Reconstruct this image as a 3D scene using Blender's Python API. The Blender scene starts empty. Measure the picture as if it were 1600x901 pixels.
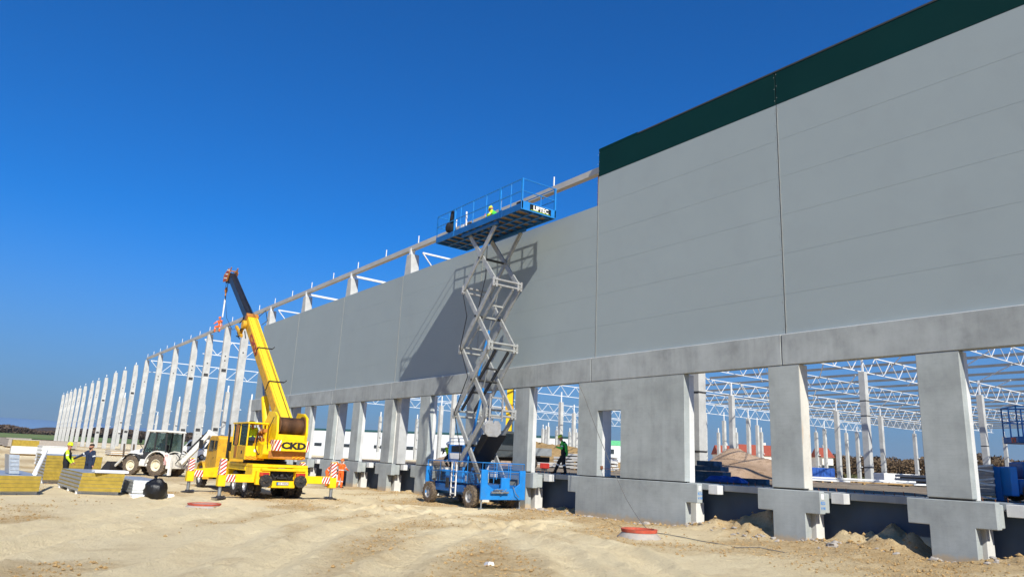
import bpy, math, random
import numpy as np
from mathutils import Vector, Matrix, noise
random.seed(7); rng = np.random.default_rng(11)
S = bpy.context.scene
COL = S.collection
# ------------------------------------------------------------ camera
YAW, PITCH, ROLL, F_PX, EYE = 0.93849, 0.23488, 0.046832, 1128.87, 2.1125
cy, sy, cp, sp = math.cos(YAW), math.sin(YAW), math.cos(PITCH), math.sin(PITCH)
fw = Vector((-sy*cp, cy*cp, sp)); rt = Vector((cy, sy, 0)); up = rt.cross(fw)
c_, s_ = math.cos(ROLL), math.sin(ROLL)
rt, up = c_*rt + s_*up, -s_*rt + c_*up
cd = bpy.data.cameras.new('camera'); cam = bpy.data.objects.new('camera', cd); COL.objects.link(cam)
mw = Matrix.Identity(4)
for i in range(3):
    mw[i][0] = rt[i]; mw[i][1] = up[i]; mw[i][2] = -fw[i]
mw[0][3] = 0; mw[1][3] = 0; mw[2][3] = EYE
cam.matrix_world = mw
cd.sensor_width = 36; cd.lens = F_PX/1600*36; cd.clip_start = .1; cd.clip_end = 30000
S.camera = cam
# ------------------------------------------------------------ sky and sun
SUN = Vector((2.95, -1.0, 2.45)).normalized()
W = bpy.data.worlds.new('World'); S.world = W; W.use_nodes = True
wn = W.node_tree.nodes; wl = W.node_tree.links
sky = wn.new('ShaderNodeTexSky'); sky.sky_type = 'NISHITA'; sky.sun_disc = False
sky.sun_elevation = math.asin(SUN.z); sky.sun_rotation = math.atan2(SUN.x, SUN.y)
sky.altitude = 300; sky.air_density = 1.15; sky.dust_density = .05; sky.ozone_density = 5.0
bg = wn['Background']; bg.inputs['Strength'].default_value = .068
# clear, deep blue spring sky; a dull band of haze lies along the horizon
mu = wn.new('ShaderNodeMix'); mu.data_type = 'RGBA'; mu.blend_type = 'MULTIPLY'; mu.inputs[0].default_value = 1
wl.new(sky.outputs[0], mu.inputs[6]); mu.inputs[7].default_value = (.13, .80, 1.52, 1)
tcw = wn.new('ShaderNodeTexCoord'); sx = wn.new('ShaderNodeSeparateXYZ'); wl.new(tcw.outputs['Generated'], sx.inputs[0])
mr = wn.new('ShaderNodeMapRange'); mr.interpolation_type = 'SMOOTHSTEP'; mr.inputs[1].default_value = -.03; mr.inputs[2].default_value = .30; mr.inputs[3].default_value = .92; mr.inputs[4].default_value = 0
wl.new(sx.outputs[2], mr.inputs[0])
mh = wn.new('ShaderNodeMix'); mh.data_type = 'RGBA'; wl.new(mr.outputs[0], mh.inputs[0]); wl.new(mu.outputs[2], mh.inputs[6]); mh.inputs[7].default_value = (2.25, 3.1, 4.7, 1)
wl.new(mh.outputs[2], bg.inputs['Color'])
ld = bpy.data.lights.new('sun', 'SUN'); ld.energy = 4.7; ld.angle = math.radians(.53); ld.color = (1, .965, .87)
lo = bpy.data.objects.new('sun', ld); COL.objects.link(lo)
lo.rotation_euler = (-SUN).to_track_quat('-Z', 'Y').to_euler(); lo.location = SUN*80
S.view_settings.view_transform = 'Standard'; S.view_settings.look = 'None'
S.view_settings.exposure = 0.35; S.view_settings.gamma = 1
S.render.engine = 'CYCLES'
HAZE = .00004
# ------------------------------------------------------------ colours and materials
def lin(h):
    h = h.lstrip('#'); o = []
    for i in (0, 2, 4):
        v = int(h[i:i+2], 16)/255
        o.append(v/12.92 if v <= .04045 else ((v+.055)/1.055)**2.4)
    return tuple(o)
def mixn(nt, fac, a, b, mode='MIX'):
    m = nt.nodes.new('ShaderNodeMix'); m.data_type = 'RGBA'; m.blend_type = mode
    for sock, v in ((m.inputs[0], fac), (m.inputs[6], a), (m.inputs[7], b)):
        if hasattr(v, 'is_linked') or hasattr(v, 'links'): nt.links.new(v, sock)
        elif isinstance(v, (int, float)): sock.default_value = v
        else: sock.default_value = (*v[:3], 1)
    return m.outputs[2]
def noi(nt, co, scale, detail=4, mp=None, rough=.55):
    if mp:
        m = nt.nodes.new('ShaderNodeMapping'); m.inputs['Scale'].default_value = mp
        nt.links.new(co, m.inputs[0]); co = m.outputs[0]
    n = nt.nodes.new('ShaderNodeTexNoise'); n.inputs['Scale'].default_value = scale
    n.inputs['Detail'].default_value = detail; n.inputs['Roughness'].default_value = rough
    nt.links.new(co, n.inputs['Vector']); return n.outputs[0]
def ramp(nt, v, a, b):
    r = nt.nodes.new('ShaderNodeMapRange'); r.inputs[1].default_value = a; r.inputs[2].default_value = b
    r.clamp = True; nt.links.new(v, r.inputs[0]); return r.outputs[0]
MATS = {}
def pm(name, col, rough=.6, metal=0, var=.12, scale=2.5, dirt=None, damt=.35, streak=.0, bump=.0, bscale=40, emit=None, spec=.5, glass=False, world=False):
    """procedural material: base colour with broad and fine variation, optional dirt patches, vertical streaks and bump"""
    m = bpy.data.materials.new(name); m.use_nodes = True; nt = m.node_tree
    b = nt.nodes['Principled BSDF']; col = lin(col) if isinstance(col, str) else col
    if world:
        g = nt.nodes.new('ShaderNodeNewGeometry'); co = g.outputs['Position']
    else:
        tc = nt.nodes.new('ShaderNodeTexCoord'); co = tc.outputs['Object']
    d = tuple(max(0, x*(1-var*1.6)) for x in col); e = tuple(min(1, x*(1+var)) for x in col)
    c = mixn(nt, ramp(nt, noi(nt, co, scale, 5), .3, .7), d, e)
    c = mixn(nt, ramp(nt, noi(nt, co, scale*9, 3), .35, .65), tuple(x*(1-var*.5) for x in (1, 1, 1)), (1, 1, 1), 'MULTIPLY') if False else c
    if streak:
        st = ramp(nt, noi(nt, co, 3.0, 4, (1.6, 1.6, .12)), .42, .72)
        mm = nt.nodes.new('ShaderNodeMath'); mm.operation = 'MULTIPLY'; mm.inputs[1].default_value = streak
        nt.links.new(st, mm.inputs[0]); c = mixn(nt, mm.outputs[0], c, tuple(x*.55 for x in col))
    if dirt:
        dc = lin(dirt) if isinstance(dirt, str) else dirt
        f = ramp(nt, noi(nt, co, scale*2.2, 8, None, .7), .5, .72)
        mm = nt.nodes.new('ShaderNodeMath'); mm.operation = 'MULTIPLY'; mm.inputs[1].default_value = damt
        nt.links.new(f, mm.inputs[0]); c = mixn(nt, mm.outputs[0], c, dc)
    nt.links.new(c, b.inputs['Base Color'])
    rr = nt.nodes.new('ShaderNodeMapRange'); rr.inputs[3].default_value = max(.05, rough-.1); rr.inputs[4].default_value = min(1, rough+.12)
    nt.links.new(noi(nt, co, scale*4, 3), rr.inputs[0]); nt.links.new(rr.outputs[0], b.inputs['Roughness'])
    b.inputs['Metallic'].default_value = metal; b.inputs['Specular IOR Level'].default_value = spec
    if bump:
        bp = nt.nodes.new('ShaderNodeBump'); bp.inputs['Strength'].default_value = bump; bp.inputs['Distance'].default_value = .02
        nt.links.new(noi(nt, co, bscale, 6, None, .65), bp.inputs['Height']); nt.links.new(bp.outputs[0], b.inputs['Normal'])
    if glass:
        b.inputs['Transmission Weight'].default_value = .85; b.inputs['IOR'].default_value = 1.1
    MATS[name] = m; return m
def concrete(name, col, streak=.35, var=.14, rust=0, board=False, splash=False):
    m = pm(name, col, .85, 0, var, .9, dirt=tuple(x*.62 for x in lin(col)), damt=.4, streak=streak*.45, bump=.25, bscale=60, spec=.3)
    nt = m.node_tree; b = nt.nodes['Principled BSDF']; tc = nt.nodes.new('ShaderNodeTexCoord'); co = tc.outputs['Object']
    src = b.inputs['Base Color'].links[0].from_socket
    # fine pores and cloudy formwork marks
    c = mixn(nt, ramp(nt, noi(nt, co, 55, 3), .62, .8), src, tuple(x*.6 for x in lin(col)))
    c = mixn(nt, ramp(nt, noi(nt, co, .35, 6, None, .7), .45, .75), c, tuple(min(1, x*1.22) for x in lin(col)))
    if board:
        w = ramp(nt, noi(nt, co, 5, 2, (.25, .25, 9)), .5, .75)
        mm = nt.nodes.new('ShaderNodeMath'); mm.operation = 'MULTIPLY'; mm.inputs[1].default_value = .22
        nt.links.new(w, mm.inputs[0]); c = mixn(nt, mm.outputs[0], c, tuple(x*.6 for x in lin(col)))
    if rust:
        r = ramp(nt, noi(nt, co, 2.2, 7, (1, 1, .35), .7), .52, .66)
        mm = nt.nodes.new('ShaderNodeMath'); mm.operation = 'MULTIPLY'; mm.inputs[1].default_value = rust
        nt.links.new(r, mm.inputs[0]); c = mixn(nt, mm.outputs[0], c, lin('#b07a2c'))
    sz = nt.nodes.new('ShaderNodeSeparateXYZ'); nt.links.new(co, sz.inputs[0]); sb = nt.nodes.new('ShaderNodeMath'); sb.operation = 'MULTIPLY_ADD'; sb.inputs[1].default_value = .55
    nt.links.new(noi(nt, co, 4, 6, None, .7), sb.inputs[0]); sb.inputs[2].default_value = -.02
    df = nt.nodes.new('ShaderNodeMath'); df.operation = 'SUBTRACT'; nt.links.new(sb.outputs[0], df.inputs[0]); nt.links.new(sz.outputs[2], df.inputs[1])
    fr = ramp(nt, df.outputs[0], -.02, .12); fm_ = nt.nodes.new('ShaderNodeMath'); fm_.operation = 'MULTIPLY'; fm_.inputs[1].default_value = .6 if splash else 0
    nt.links.new(fr, fm_.inputs[0]); c = mixn(nt, fm_.outputs[0], c, lin('#c2a67c'))
    nt.links.new(c, b.inputs['Base Color']); return m
concrete('precast', '#a5aaa7', .5, board=True, splash=True); concrete('precast_dark', '#9ea2a0', .8); concrete('precast_light', '#d0cfca', .25, .08)
concrete('column_grey', '#b7b7b3', .3, .12); concrete('precast_rusty', '#c8c3b6', .3, .1, rust=.75); concrete('beam_concrete', '#a1a5a3', .7, .16)
pm('cladding', '#959fa0', .62, 0, .02, .25, dirt='#8b9293', damt=.3, spec=.35)
pm('cladding_green', '#042e2c', .6, 0, .06, .4, spec=.15)
pm('joint', '#3a3c3d', .7, 0, .1); pm('joint_trim', '#b8b6ab', .5, .4, .1)
pm('capping', '#8b8d8c', .4, .5, .1)
pm('white_steel', '#e4e4e1', .45, 0, .05, 1, dirt='#b9b6ad', damt=.25); pm('eave_steel', '#b9b5ac', .5, .1, .1, .5); pm('roof_beam', '#8f8d88', .5, .3, .12, .5)
pm('galv', '#a9aeb0', .38, .75, .12, 6); pm('scissor', '#a9aaa7', .45, .25, .12, 3, dirt='#6f6a60', damt=.55)
pm('scissor_dark', '#3b3b3b', .6, .2, .2)
pm('membrane', '#3f5063', .7, 0, .15, 1.2, dirt='#4d4c48', damt=.3, bump=.1)
pm('yellow', '#fccb0c', .42, 0, .08, 1.6, dirt='#8d6a22', damt=.38, spec=.5); pm('yellow_old', '#d9a321', .55, 0, .12, 3, dirt='#6d5a35', damt=.6)
pm('boom_yellow', '#f7d02c', .42, 0, .07, 1.2, dirt='#9a7a2c', damt=.3)
pm('ochre', '#b9762a', .6, 0, .18, 3, dirt='#5a4322', damt=.5)
pm('boom_black', '#2b2c30', .35, .3, .15, 3, dirt='#6a6457', damt=.4)
pm('black', '#17171a', .55, 0, .2, 4); pm('dark', '#26262a', .7, 0, .2, 5, dirt='#57493a', damt=.4)
pm('tyre', '#29282a', .9, 0, .15, 5, dirt='#7d6a50', damt=.75, bump=.2); pm('tyre_dusty', '#5b5044', .95, 0, .15, 6, dirt='#b39772', damt=.8)
pm('rim_cream', '#e6dcc0', .5, 0, .1, 4, dirt='#a08a66', damt=.5); pm('rim_grey', '#a9a9a9', .45, .3, .1, 4, dirt='#8b7a60', damt=.6)
pm('red', '#b3261c', .5, 0, .12, 3); pm('red_letter', '#a9432a', .6, 0, .12, 4); pm('stripe_orange', '#c8471a', .5, 0, .12)
pm('white', '#ece9e2', .5, 0, .05, 3, dirt='#b5a78f', damt=.3)
pm('lift_blue', '#2080cc', .42, 0, .1, 2, dirt='#5c7488', damt=.35); pm('lift_blue_deep', '#175ea0', .45, 0, .12, 2, dirt='#3d4c58', damt=.4)
pm('sign_black', '#101412', .4); pm('deck_wood', '#8d7454', .8, 0, .2, 4)
pm('glass', '#6f8583', .08, 0, .03, 1, glass=True); pm('glass_dark', '#1b2226', .1, 0, .1, 1, spec=.8)
pm('hivis', '#c6ee22', .75, 0, .1, 8); pm('hivis_orange', '#f2661b', .75, 0, .12, 8); pm('reflective', '#d8d8d4', .4)
pm('cloth_black', '#191a1e', .9, 0, .2, 8); pm('cloth_navy', '#202c44', .85, 0, .15, 8); pm('cloth_green', '#4cc943', .8, 0, .12, 8)
pm('cloth_blue', '#1f4f9a', .85, 0, .15, 8); pm('skin', '#b98468', .6, 0, .08, 6); pm('hair', '#2a1c14', .8)
pm('helmet_yellow', '#d8ea1e', .35); pm('helmet_orange', '#f07418', .35); pm('helmet_white', '#e8e8e6', .35); pm('boot', '#3a2c20', .8)
pm('mineral_wool', '#a58c35', .95, 0, .14, 5, dirt='#7e6c2a', damt=.4, bump=.4, bscale=70)
pm('sheet_zinc', '#a9adb0', .4, .3, .08, 2); pm('panel_edge', '#7d8287', .45, .4, .12, 3); pm('film', '#d9dbd6', .25, 0, .1, 6, dirt='#a8a595', damt=.5, spec=.7)
pm('foam', '#f2f2f0', .8, 0, .03); pm('binbag', '#101114', .42, 0, .3, 8, bump=.8, bscale=14)
pm('clay_red', '#c1513a', .8, 0, .15, 6, dirt='#9a8064', damt=.6); pm('ring_concrete', '#a39c93', .9, 0, .1, 5, dirt='#c4a888', damt=.6)
pm('block_blue', '#4d6a7c', .85, 0, .15, 3); pm('tarp', '#1f55a8', .5, 0, .2, 5, bump=.6, bscale=10)
pm('roof_tile', '#9c4a35', .85, 0, .15, 2); pm('plaster', '#e2ddd0', .85, 0, .06, .6); pm('window_dark', '#2b3238', .15, 0, .1, 1, spec=.8)
pm('hall_white', '#d9dde0', .6, 0, .04, .1); pm('hall_green', '#1d4c50', .6); pm('hall_bright_green', '#58b27e', .6)
pm('truck_grey', '#4d5458', .35, .3, .08, 3, dirt='#7d766a', damt=.4); pm('truck_silver', '#9ba0a2', .4, .5, .1, 3)
pm('timber', '#b1905f', .8, 0, .15, 4); pm('cable', '#6d6b66', .6); pm('rust', '#7a4a2c', .85, 0, .2, 6)
pm('backhoe_white', '#e9e6dc', .45, 0, .05, 2, dirt='#9c8462', damt=.5); pm('drum_brown', '#6f4a2a', .6, .2, .15, 9)
pm('leaf_brown', '#66533d', .95, 0, .2, .06); pm('leaf_olive', '#55562f', .95, 0, .25, .6); pm('bark', '#4a3c2e', .95)
pm('strap_white', '#eeeeea', .6)
def soil(name, a, b, c3, scale=1.0, bump=.6):
    m = bpy.data.materials.new(name); m.use_nodes = True; nt = m.node_tree; B = nt.nodes['Principled BSDF']
    g = nt.nodes.new('ShaderNodeNewGeometry'); co = g.outputs['Position']
    c = mixn(nt, ramp(nt, noi(nt, co, .16*scale, 6, None, .65), .36, .64), lin(a), lin(b))
    f = ramp(nt, noi(nt, co, 1.1*scale, 8, (1, .55, 1), .72), .50, .70)
    mm = nt.nodes.new('ShaderNodeMath'); mm.operation = 'MULTIPLY'; mm.inputs[1].default_value = .75
    nt.links.new(f, mm.inputs[0]); c = mixn(nt, mm.outputs[0], c, lin(c3))
    c = mixn(nt, ramp(nt, noi(nt, co, 9*scale, 6, None, .78), .52, .68), c, tuple(x*.78 for x in lin(c3)))
    c = mixn(nt, ramp(nt, noi(nt, co, 34*scale, 3), .66, .8), c, tuple(min(1, x*1.25) for x in lin(a)))
    nt.links.new(c, B.inputs['Base Color']); B.inputs['Roughness'].default_value = .95; B.inputs['Specular IOR Level'].default_value = .15
    ad = nt.nodes.new('ShaderNodeMath'); ad.operation = 'ADD'
    nt.links.new(noi(nt, co, 3.5*scale, 10, None, .78), ad.inputs[0]); nt.links.new(noi(nt, co, 17*scale, 6, None, .75), ad.inputs[1])
    bp = nt.nodes.new('ShaderNodeBump'); bp.inputs['Strength'].default_value = bump; bp.inputs['Distance'].default_value = .075
    nt.links.new(ad.outputs[0], bp.inputs['Height']); nt.links.new(bp.outputs[0], B.inputs['Normal'])
    MATS[name] = m; return m
soil('ground_soil', '#f0dcb2', '#e6cd9c', '#c09c68', 1.3, 1.0); soil('slab_soil', '#9d8f7b', '#8a7a66', '#6b5c4b'); soil('clod', '#c9ab7a', '#b5925f', '#94744a', 2)
soil('gravel_mat', '#c9ad92', '#b3967a', '#86694f', 3.0, 1.0); soil('spoil', '#b79869', '#a5875a', '#7c6341', 1.5); soil('field_mat', '#5b7440', '#6b7a45', '#8a855a', .02, .1)
soil('scrub_mat', '#8d8f52', '#7d7a48', '#6a5a3a', .3, .3)
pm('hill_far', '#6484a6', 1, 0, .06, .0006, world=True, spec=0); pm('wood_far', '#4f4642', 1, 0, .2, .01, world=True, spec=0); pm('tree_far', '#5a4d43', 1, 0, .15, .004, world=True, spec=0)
# ------------------------------------------------------------ mesh helper
class M:
    def __init__(s): s.v = []; s.f = []; s.mi = []
    def add(s, vs, fs, m=0):
        o = len(s.v); s.v += [tuple(p) for p in vs]
        for f in fs: s.f.append([o+i for i in f]); s.mi.append(m)
        return s
    def box(s, x0, x1, y0, y1, z0, z1, m=0):
        x0, x1 = sorted((x0, x1)); y0, y1 = sorted((y0, y1)); z0, z1 = sorted((z0, z1))
        return s.add([(x0,y0,z0),(x1,y0,z0),(x1,y1,z0),(x0,y1,z0),(x0,y0,z1),(x1,y0,z1),(x1,y1,z1),(x0,y1,z1)],
                     [(0,3,2,1),(4,5,6,7),(0,1,5,4),(1,2,6,5),(2,3,7,6),(3,0,4,7)], m)
    def hexa(s, P, m=0): return s.add(P, [(0,3,2,1),(4,5,6,7),(0,1,5,4),(1,2,6,5),(2,3,7,6),(3,0,4,7)], m)
    def prism(s, poly, ax, a, b, m=0):
        n = len(poly); mk = {'x': lambda p, t: (t, p[0], p[1]), 'y': lambda p, t: (p[0], t, p[1]), 'z': lambda p, t: (p[0], p[1], t)}[ax]
        ar = sum(poly[i][0]*poly[(i+1) % n][1]-poly[(i+1) % n][0]*poly[i][1] for i in range(n))
        if a > b: a, b = b, a
        if (ar > 0) == (ax == 'y'): poly = poly[::-1]
        vs = [mk(p, a) for p in poly]+[mk(p, b) for p in poly]
        return s.add(vs, [tuple(range(n))[::-1], tuple(range(n, 2*n))]+[(i, (i+1) % n, n+(i+1) % n, n+i) for i in range(n)], m)
    def bar(s, p, q, w, h=None, m=0, upv=(0,0,1)):
        h = h or w; p = Vector(p); q = Vector(q); d = (q-p).normalized(); u = Vector(upv)
        if abs(d.dot(u)) > .98: u = Vector((1,0,0)) if abs(d.x) < .9 else Vector((0,1,0))
        r = d.cross(u).normalized(); u = r.cross(d)
        r = r*(w/2); u = u*(h/2)
        return s.hexa([p-r-u, p+r-u, q+r-u, q-r-u, p-r+u, p+r+u, q+r+u, q-r+u], m)
    def tube(s, p, q, r, r2=None, n=8, m=0, caps=True):
        r2 = r if r2 is None else r2; p = Vector(p); q = Vector(q); d = (q-p).normalized()
        a = d.orthogonal().normalized(); b = d.cross(a); vs = []
        for c, rr in ((p, r), (q, r2)):
            for i in range(n):
                t = 2*math.pi*i/n; vs.append(c+(a*math.cos(t)+b*math.sin(t))*rr)
        fs = [(i, (i+1) % n, n+(i+1) % n, n+i) for i in range(n)]
        if caps: fs += [tuple(range(n))[::-1], tuple(range(n, 2*n))]
        return s.add(vs, fs, m)
    def path(s, pts, r, n=6, m=0):
        for a, b in zip(pts[:-1], pts[1:]): s.tube(a, b, r, None, n, m)
        return s
    def lathe(s, c, axis, prof, n=24, m=0, closed=False):
        """prof: list of (radius, offset along axis)"""
        c = Vector(c); d = Vector(axis).normalized(); a = d.orthogonal().normalized(); b = d.cross(a); vs = []
        for r, h in prof:
            for i in range(n):
                t = 2*math.pi*i/n; vs.append(c+d*h+(a*math.cos(t)+b*math.sin(t))*r)
        k = len(prof); fs = []
        for j in range(k if closed else k-1):
            for i in range(n): fs.append((j*n+i, j*n+(i+1) % n, ((j+1) % k)*n+(i+1) % n, ((j+1) % k)*n+i))
        if not closed: fs += [tuple(range(n))[::-1], tuple(range((k-1)*n, k*n))]
        return s.add(vs, fs, m)
    def ball(s, c, r, m=0, n=10, k=6, sc=(1,1,1)):
        prof = [(max(.001, r*math.sin(math.pi*j/k)), -r*math.cos(math.pi*j/k)) for j in range(k+1)]
        o = len(s.v); s.lathe((0,0,0), (0,0,1), prof, n, m)
        for i in range(o, len(s.v)):
            p = s.v[i]; s.v[i] = (c[0]+p[0]*sc[0], c[1]+p[1]*sc[1], c[2]+p[2]*sc[2])
        return s
    def build(s, name, mats, parent=None, bevel=0, smooth=False, xf=None):
        me = bpy.data.meshes.new(name); off = Vector((0,0,0))
        if parent is not None:
            r = parent
            while r.parent: r = r.parent
            if not r.get('local'): off = r.location
        V = [(Vector(p) if xf is None else xf@Vector(p))-off for p in s.v]
        me.from_pydata([tuple(p) for p in V], [], s.f)
        if isinstance(mats, str): mats = [mats]
        for q in mats: me.materials.append(MATS[q])
        if len(mats) > 1: me.polygons.foreach_set('material_index', s.mi)
        if smooth:
            me.polygons.foreach_set('use_smooth', [True]*len(me.polygons))
            me.set_sharp_from_angle(angle=math.radians(40))
        me.update()
        o = bpy.data.objects.new(name, me); COL.objects.link(o)
        if parent is not None: o.parent = parent
        if bevel:
            b = o.modifiers.new('bevel', 'BEVEL'); b.width = bevel; b.segments = 1; b.limit_method = 'ANGLE'
        return o
def tag(o, label, cat, group=None, kind=None):
    if label: o['label'] = label
    if cat: o['category'] = cat
    if group: o['group'] = group
    if kind: o['kind'] = kind
    return o
def struct(o): o['kind'] = 'structure'; return o
def thing(name, label, cat, loc=(0,0,0), rz=0, group=None, local=False):
    o = bpy.data.objects.new(name, None); COL.objects.link(o); o.location = loc; o.rotation_euler = (0, 0, rz); o.empty_display_size = .2
    if local: o['local'] = 1
    return tag(o, label, cat, group)
def dup(root, loc, rz=0, label=None, group=None):
    r = root.copy(); COL.objects.link(r); r.location = loc; r.rotation_euler = (0, 0, rz)
    if label: r['label'] = label
    if group: r['group'] = group
    for ch in list(root.children):
        c = ch.copy(); COL.objects.link(c); c.parent = r
        for g in list(ch.children):
            d = g.copy(); COL.objects.link(d); d.parent = c
    return r
_tmp = []
def text(body, size, mat, parent, M4, bold=.012, depth=.006, name='lettering'):
    cu = bpy.data.curves.new('t', 'FONT'); cu.body = body; cu.size = size; cu.offset = bold; cu.extrude = depth
    cu.align_x = 'CENTER'; cu.align_y = 'CENTER'; cu.resolution_u = 2
    o = bpy.data.objects.new('t', cu); COL.objects.link(o)
    dg = bpy.context.evaluated_depsgraph_get(); dg.update()
    me = bpy.data.meshes.new_from_object(o.evaluated_get(dg)); bpy.data.objects.remove(o); bpy.data.curves.remove(cu)
    r = parent
    while r.parent: r = r.parent
    off = Vector((0,0,0)) if r.get('local') else r.location
    me.transform(Matrix.Translation(-off)@M4); me.materials.clear(); me.materials.append(MATS[mat])
    t = bpy.data.objects.new(name, me); COL.objects.link(t); t.parent = parent; return t
def frame(o, xdir, zdir):
    """matrix with x along text, z = facing normal"""
    x = Vector(xdir).normalized(); z = Vector(zdir).normalized(); y = z.cross(x)
    m = Matrix.Identity(4)
    for i in range(3): m[i][0] = x[i]; m[i][1] = y[i]; m[i][2] = z[i]; m[i][3] = o[i]
    return m
# ------------------------------------------------------------ terrain
def sst(t): t = np.clip(t, 0, 1); return t*t*(3-2*t)
def vnoise(x, y, seed=0):
    xi = np.floor(x).astype(np.int64); yi = np.floor(y).astype(np.int64); xf = x-xi; yf = y-yi
    def h(a, b):
        n = (a*374761393+b*668265263+seed*982451653) & 0x7fffffff; n = ((n ^ (n >> 13))*1274126177) & 0x7fffffff
        return ((n ^ (n >> 16)) & 0xffff)/65535.0
    u = xf*xf*(3-2*xf); v = yf*yf*(3-2*yf)
    return (h(xi,yi)*(1-u)+h(xi+1,yi)*u)*(1-v)+(h(xi,yi+1)*(1-u)+h(xi+1,yi+1)*u)*v
def fbm(x, y, o=5, seed=0, g=.55):
    a = 1; s = 0; t = 0
    for i in range(o): s = s+a*vnoise(x*2**i, y*2**i, seed+i); t += a; a *= g
    return s/t-.5
TRACKS = [[(-9,-1),(-14,3.12),(-16.64,4.66),(-20.18,6.73),(-24.17,9.71),(-27.64,13.19),(-28.68,16.39)],
          [(-11.5,3),(-14.0,5),(-17.2,7.0),(-20.8,9.6),(-25,14.5),(-27.5,18.5)],
          [(-10,4.3),(-12.72,6.83),(-15.45,9.09),(-19.09,12.97),(-21.64,18.13)],
          [(-12,-1.5),(-17.62,1.0),(-20.18,2.57),(-22.55,4.84),(-26.26,8.68),(-33,9.2),(-50,9.5)],
          [(-14,-1.5),(-18.5,.2),(-22,1.9),(-26,4.3),(-31,7.0),(-50,7.6)],
          [(-45,16.5),(-34,15.6),(-29.34,14.98),(-24.0,15.36),(-19.57,15.94),(-13.94,14.26),(-9,11.0),(-4,6)],
          [(-45,14.6),(-34,13.6),(-27,13.2),(-20,14.1),(-14.5,12.5),(-9.6,9.2),(-5,4.4)]]
def seg_d(x, y, P):
    d = np.full(x.shape, 1e9)
    for (x0,y0),(x1,y1) in zip(P[:-1], P[1:]):
        L = (x1-x0)**2+(y1-y0)**2; t = np.clip(((x-x0)*(x1-x0)+(y-y0)*(y1-y0))/L, 0, 1)
        d = np.minimum(d, np.hypot(x-x0-t*(x1-x0), y-y0-t*(y1-y0)))
    return d
def seg_s(x, y, P):
    d = np.full(x.shape, 1e9); s = np.zeros(x.shape); acc = 0
    for (x0,y0),(x1,y1) in zip(P[:-1], P[1:]):
        L = math.hypot(x1-x0, y1-y0); t = np.clip(((x-x0)*(x1-x0)+(y-y0)*(y1-y0))/L**2, 0, 1); q = np.hypot(x-x0-t*(x1-x0), y-y0-t*(y1-y0))
        k = q < d; d = np.where(k, q, d); s = np.where(k, acc+t*L, s); acc += L
    return d, s
def zg(x, y):
    x = np.asarray(x, float); y = np.asarray(y, float)
    dist = np.hypot(x, y)
    z = 1.0*sst((-70-x)/60)
    z = z+sst((dist-260)/1000)*7.5
    near = 1-sst((dist-60)/40)
    z = z+fbm(x*.12, y*.12, 3, 5)*.22*near
    rough = sst((fbm(x*.22, y*.22, 3, 9)+.12)/.22); tm = np.zeros(z.shape)
    for i, P in enumerate(TRACKS): tm = np.maximum(tm, np.exp(-((seg_d(x, y, P)+fbm(x*.5, y*.5, 3, 50+i)*.5)/.85)**2))
    rough = rough*(1-.7*tm)
    z = z+fbm(x*1.2, y*1.2, 5, 2, .62)*(.018+.085*rough)*near+fbm(x*4.1, y*2.9, 4, 41, .85)*(.04+.11*rough)*near+fbm(x*.5, y*2.2, 3, 44)*.02*near
    for i, P in enumerate(TRACKS):
        d = seg_d(x, y, P)+fbm(x*.7, y*.7, 3, 30+i)*.25
        w = np.exp(-(d/.34)**2); ridge = np.exp(-((np.abs(d)-.6)/.2)**2); tm = np.maximum(tm, np.exp(-(d/.8)**2))
        z = z+near*(-.075*w+.06*ridge*(.4+1.6*vnoise(x*2.3, y*2.3, 60+i)))
    for i, P in enumerate(TRACKS):
        d, s = seg_s(x, y, P); z = z+near*.022*np.clip(1-(d/.3)**4, 0, 1)*np.sin(s*2*math.pi/.34+np.where(d > .12, 1.5, 0))*(vnoise(x*.6, y*.6, 120+i) > .35)
    # loose heaps at the foot of the piers and in the docks
    for mx, my, r, h in ((-17.2,22.0,.9,.3),(-16.0,22.4,1.1,.42),(-15.3,22.7,.7,.3),(-12.2,22.2,1.1,.40),(-11.2,22.7,.9,.5),(-10.7,22.3,.6,.3),(-7.4,21.9,.8,.32),(-6.6,22.3,.7,.42),(-12.9,21.3,.6,.12),(-26.2,22.6,.8,.18),(-24.9,22.3,.6,.2),
                         (-8.2,21.2,.5,.14),(-33.5,22.4,1,.2),(-39,22.4,1,.22)):
        z = z+h*.75*np.exp(-(((x-mx)**2+(y-my)**2)/(r*r)))*(.6+1.3*vnoise(x*2.3, y*2.3, 77)+.8*fbm(x*6, y*6, 4, 78, .8))
    z = z+.12*np.exp(-((y-20.6)/.8)**2)*sst((x+45)/10)*sst((-4-x)/4)*vnoise(x*.9, y*.9, 91)
    # flatten under the truck crane, stacks and lift wheels
    for fx, fy, r in ((-37,11.8,4.6),(-29.8,20,3.2),(-38,5.0,3.5),(-34,2.4,2.5),(-57.5,11.4,3)):
        k = np.exp(-(((x-fx)**2+(y-fy)**2)/(r*r))**2); z = z*(1-.85*k*near)
    return z
def zgs(x, y): return float(zg(np.array([x]), np.array([y]))[0])
def axis(lo, hi, step, far_lo, far_hi, g=1.12):
    a = list(np.arange(lo, hi+1e-6, step)); s = step; v = hi
    while v < far_hi: s *= g; v += s; a.append(v)
    s = step; v = lo; b = []
    while v > far_lo: s *= g; v -= s; b.append(v)
    return np.array(b[::-1]+a)
ax_ = axis(-44, -5, .075, -9000, 6000); ay_ = axis(0.5, 23.4, .075, -6000, 9000)
GX, GY = np.meshgrid(ax_, ay_); GZ = zg(GX, GY)
nx, ny = len(ax_), len(ay_)
me = bpy.data.meshes.new('ground'); idx = np.arange(nx*ny).reshape(ny, nx)
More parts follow.
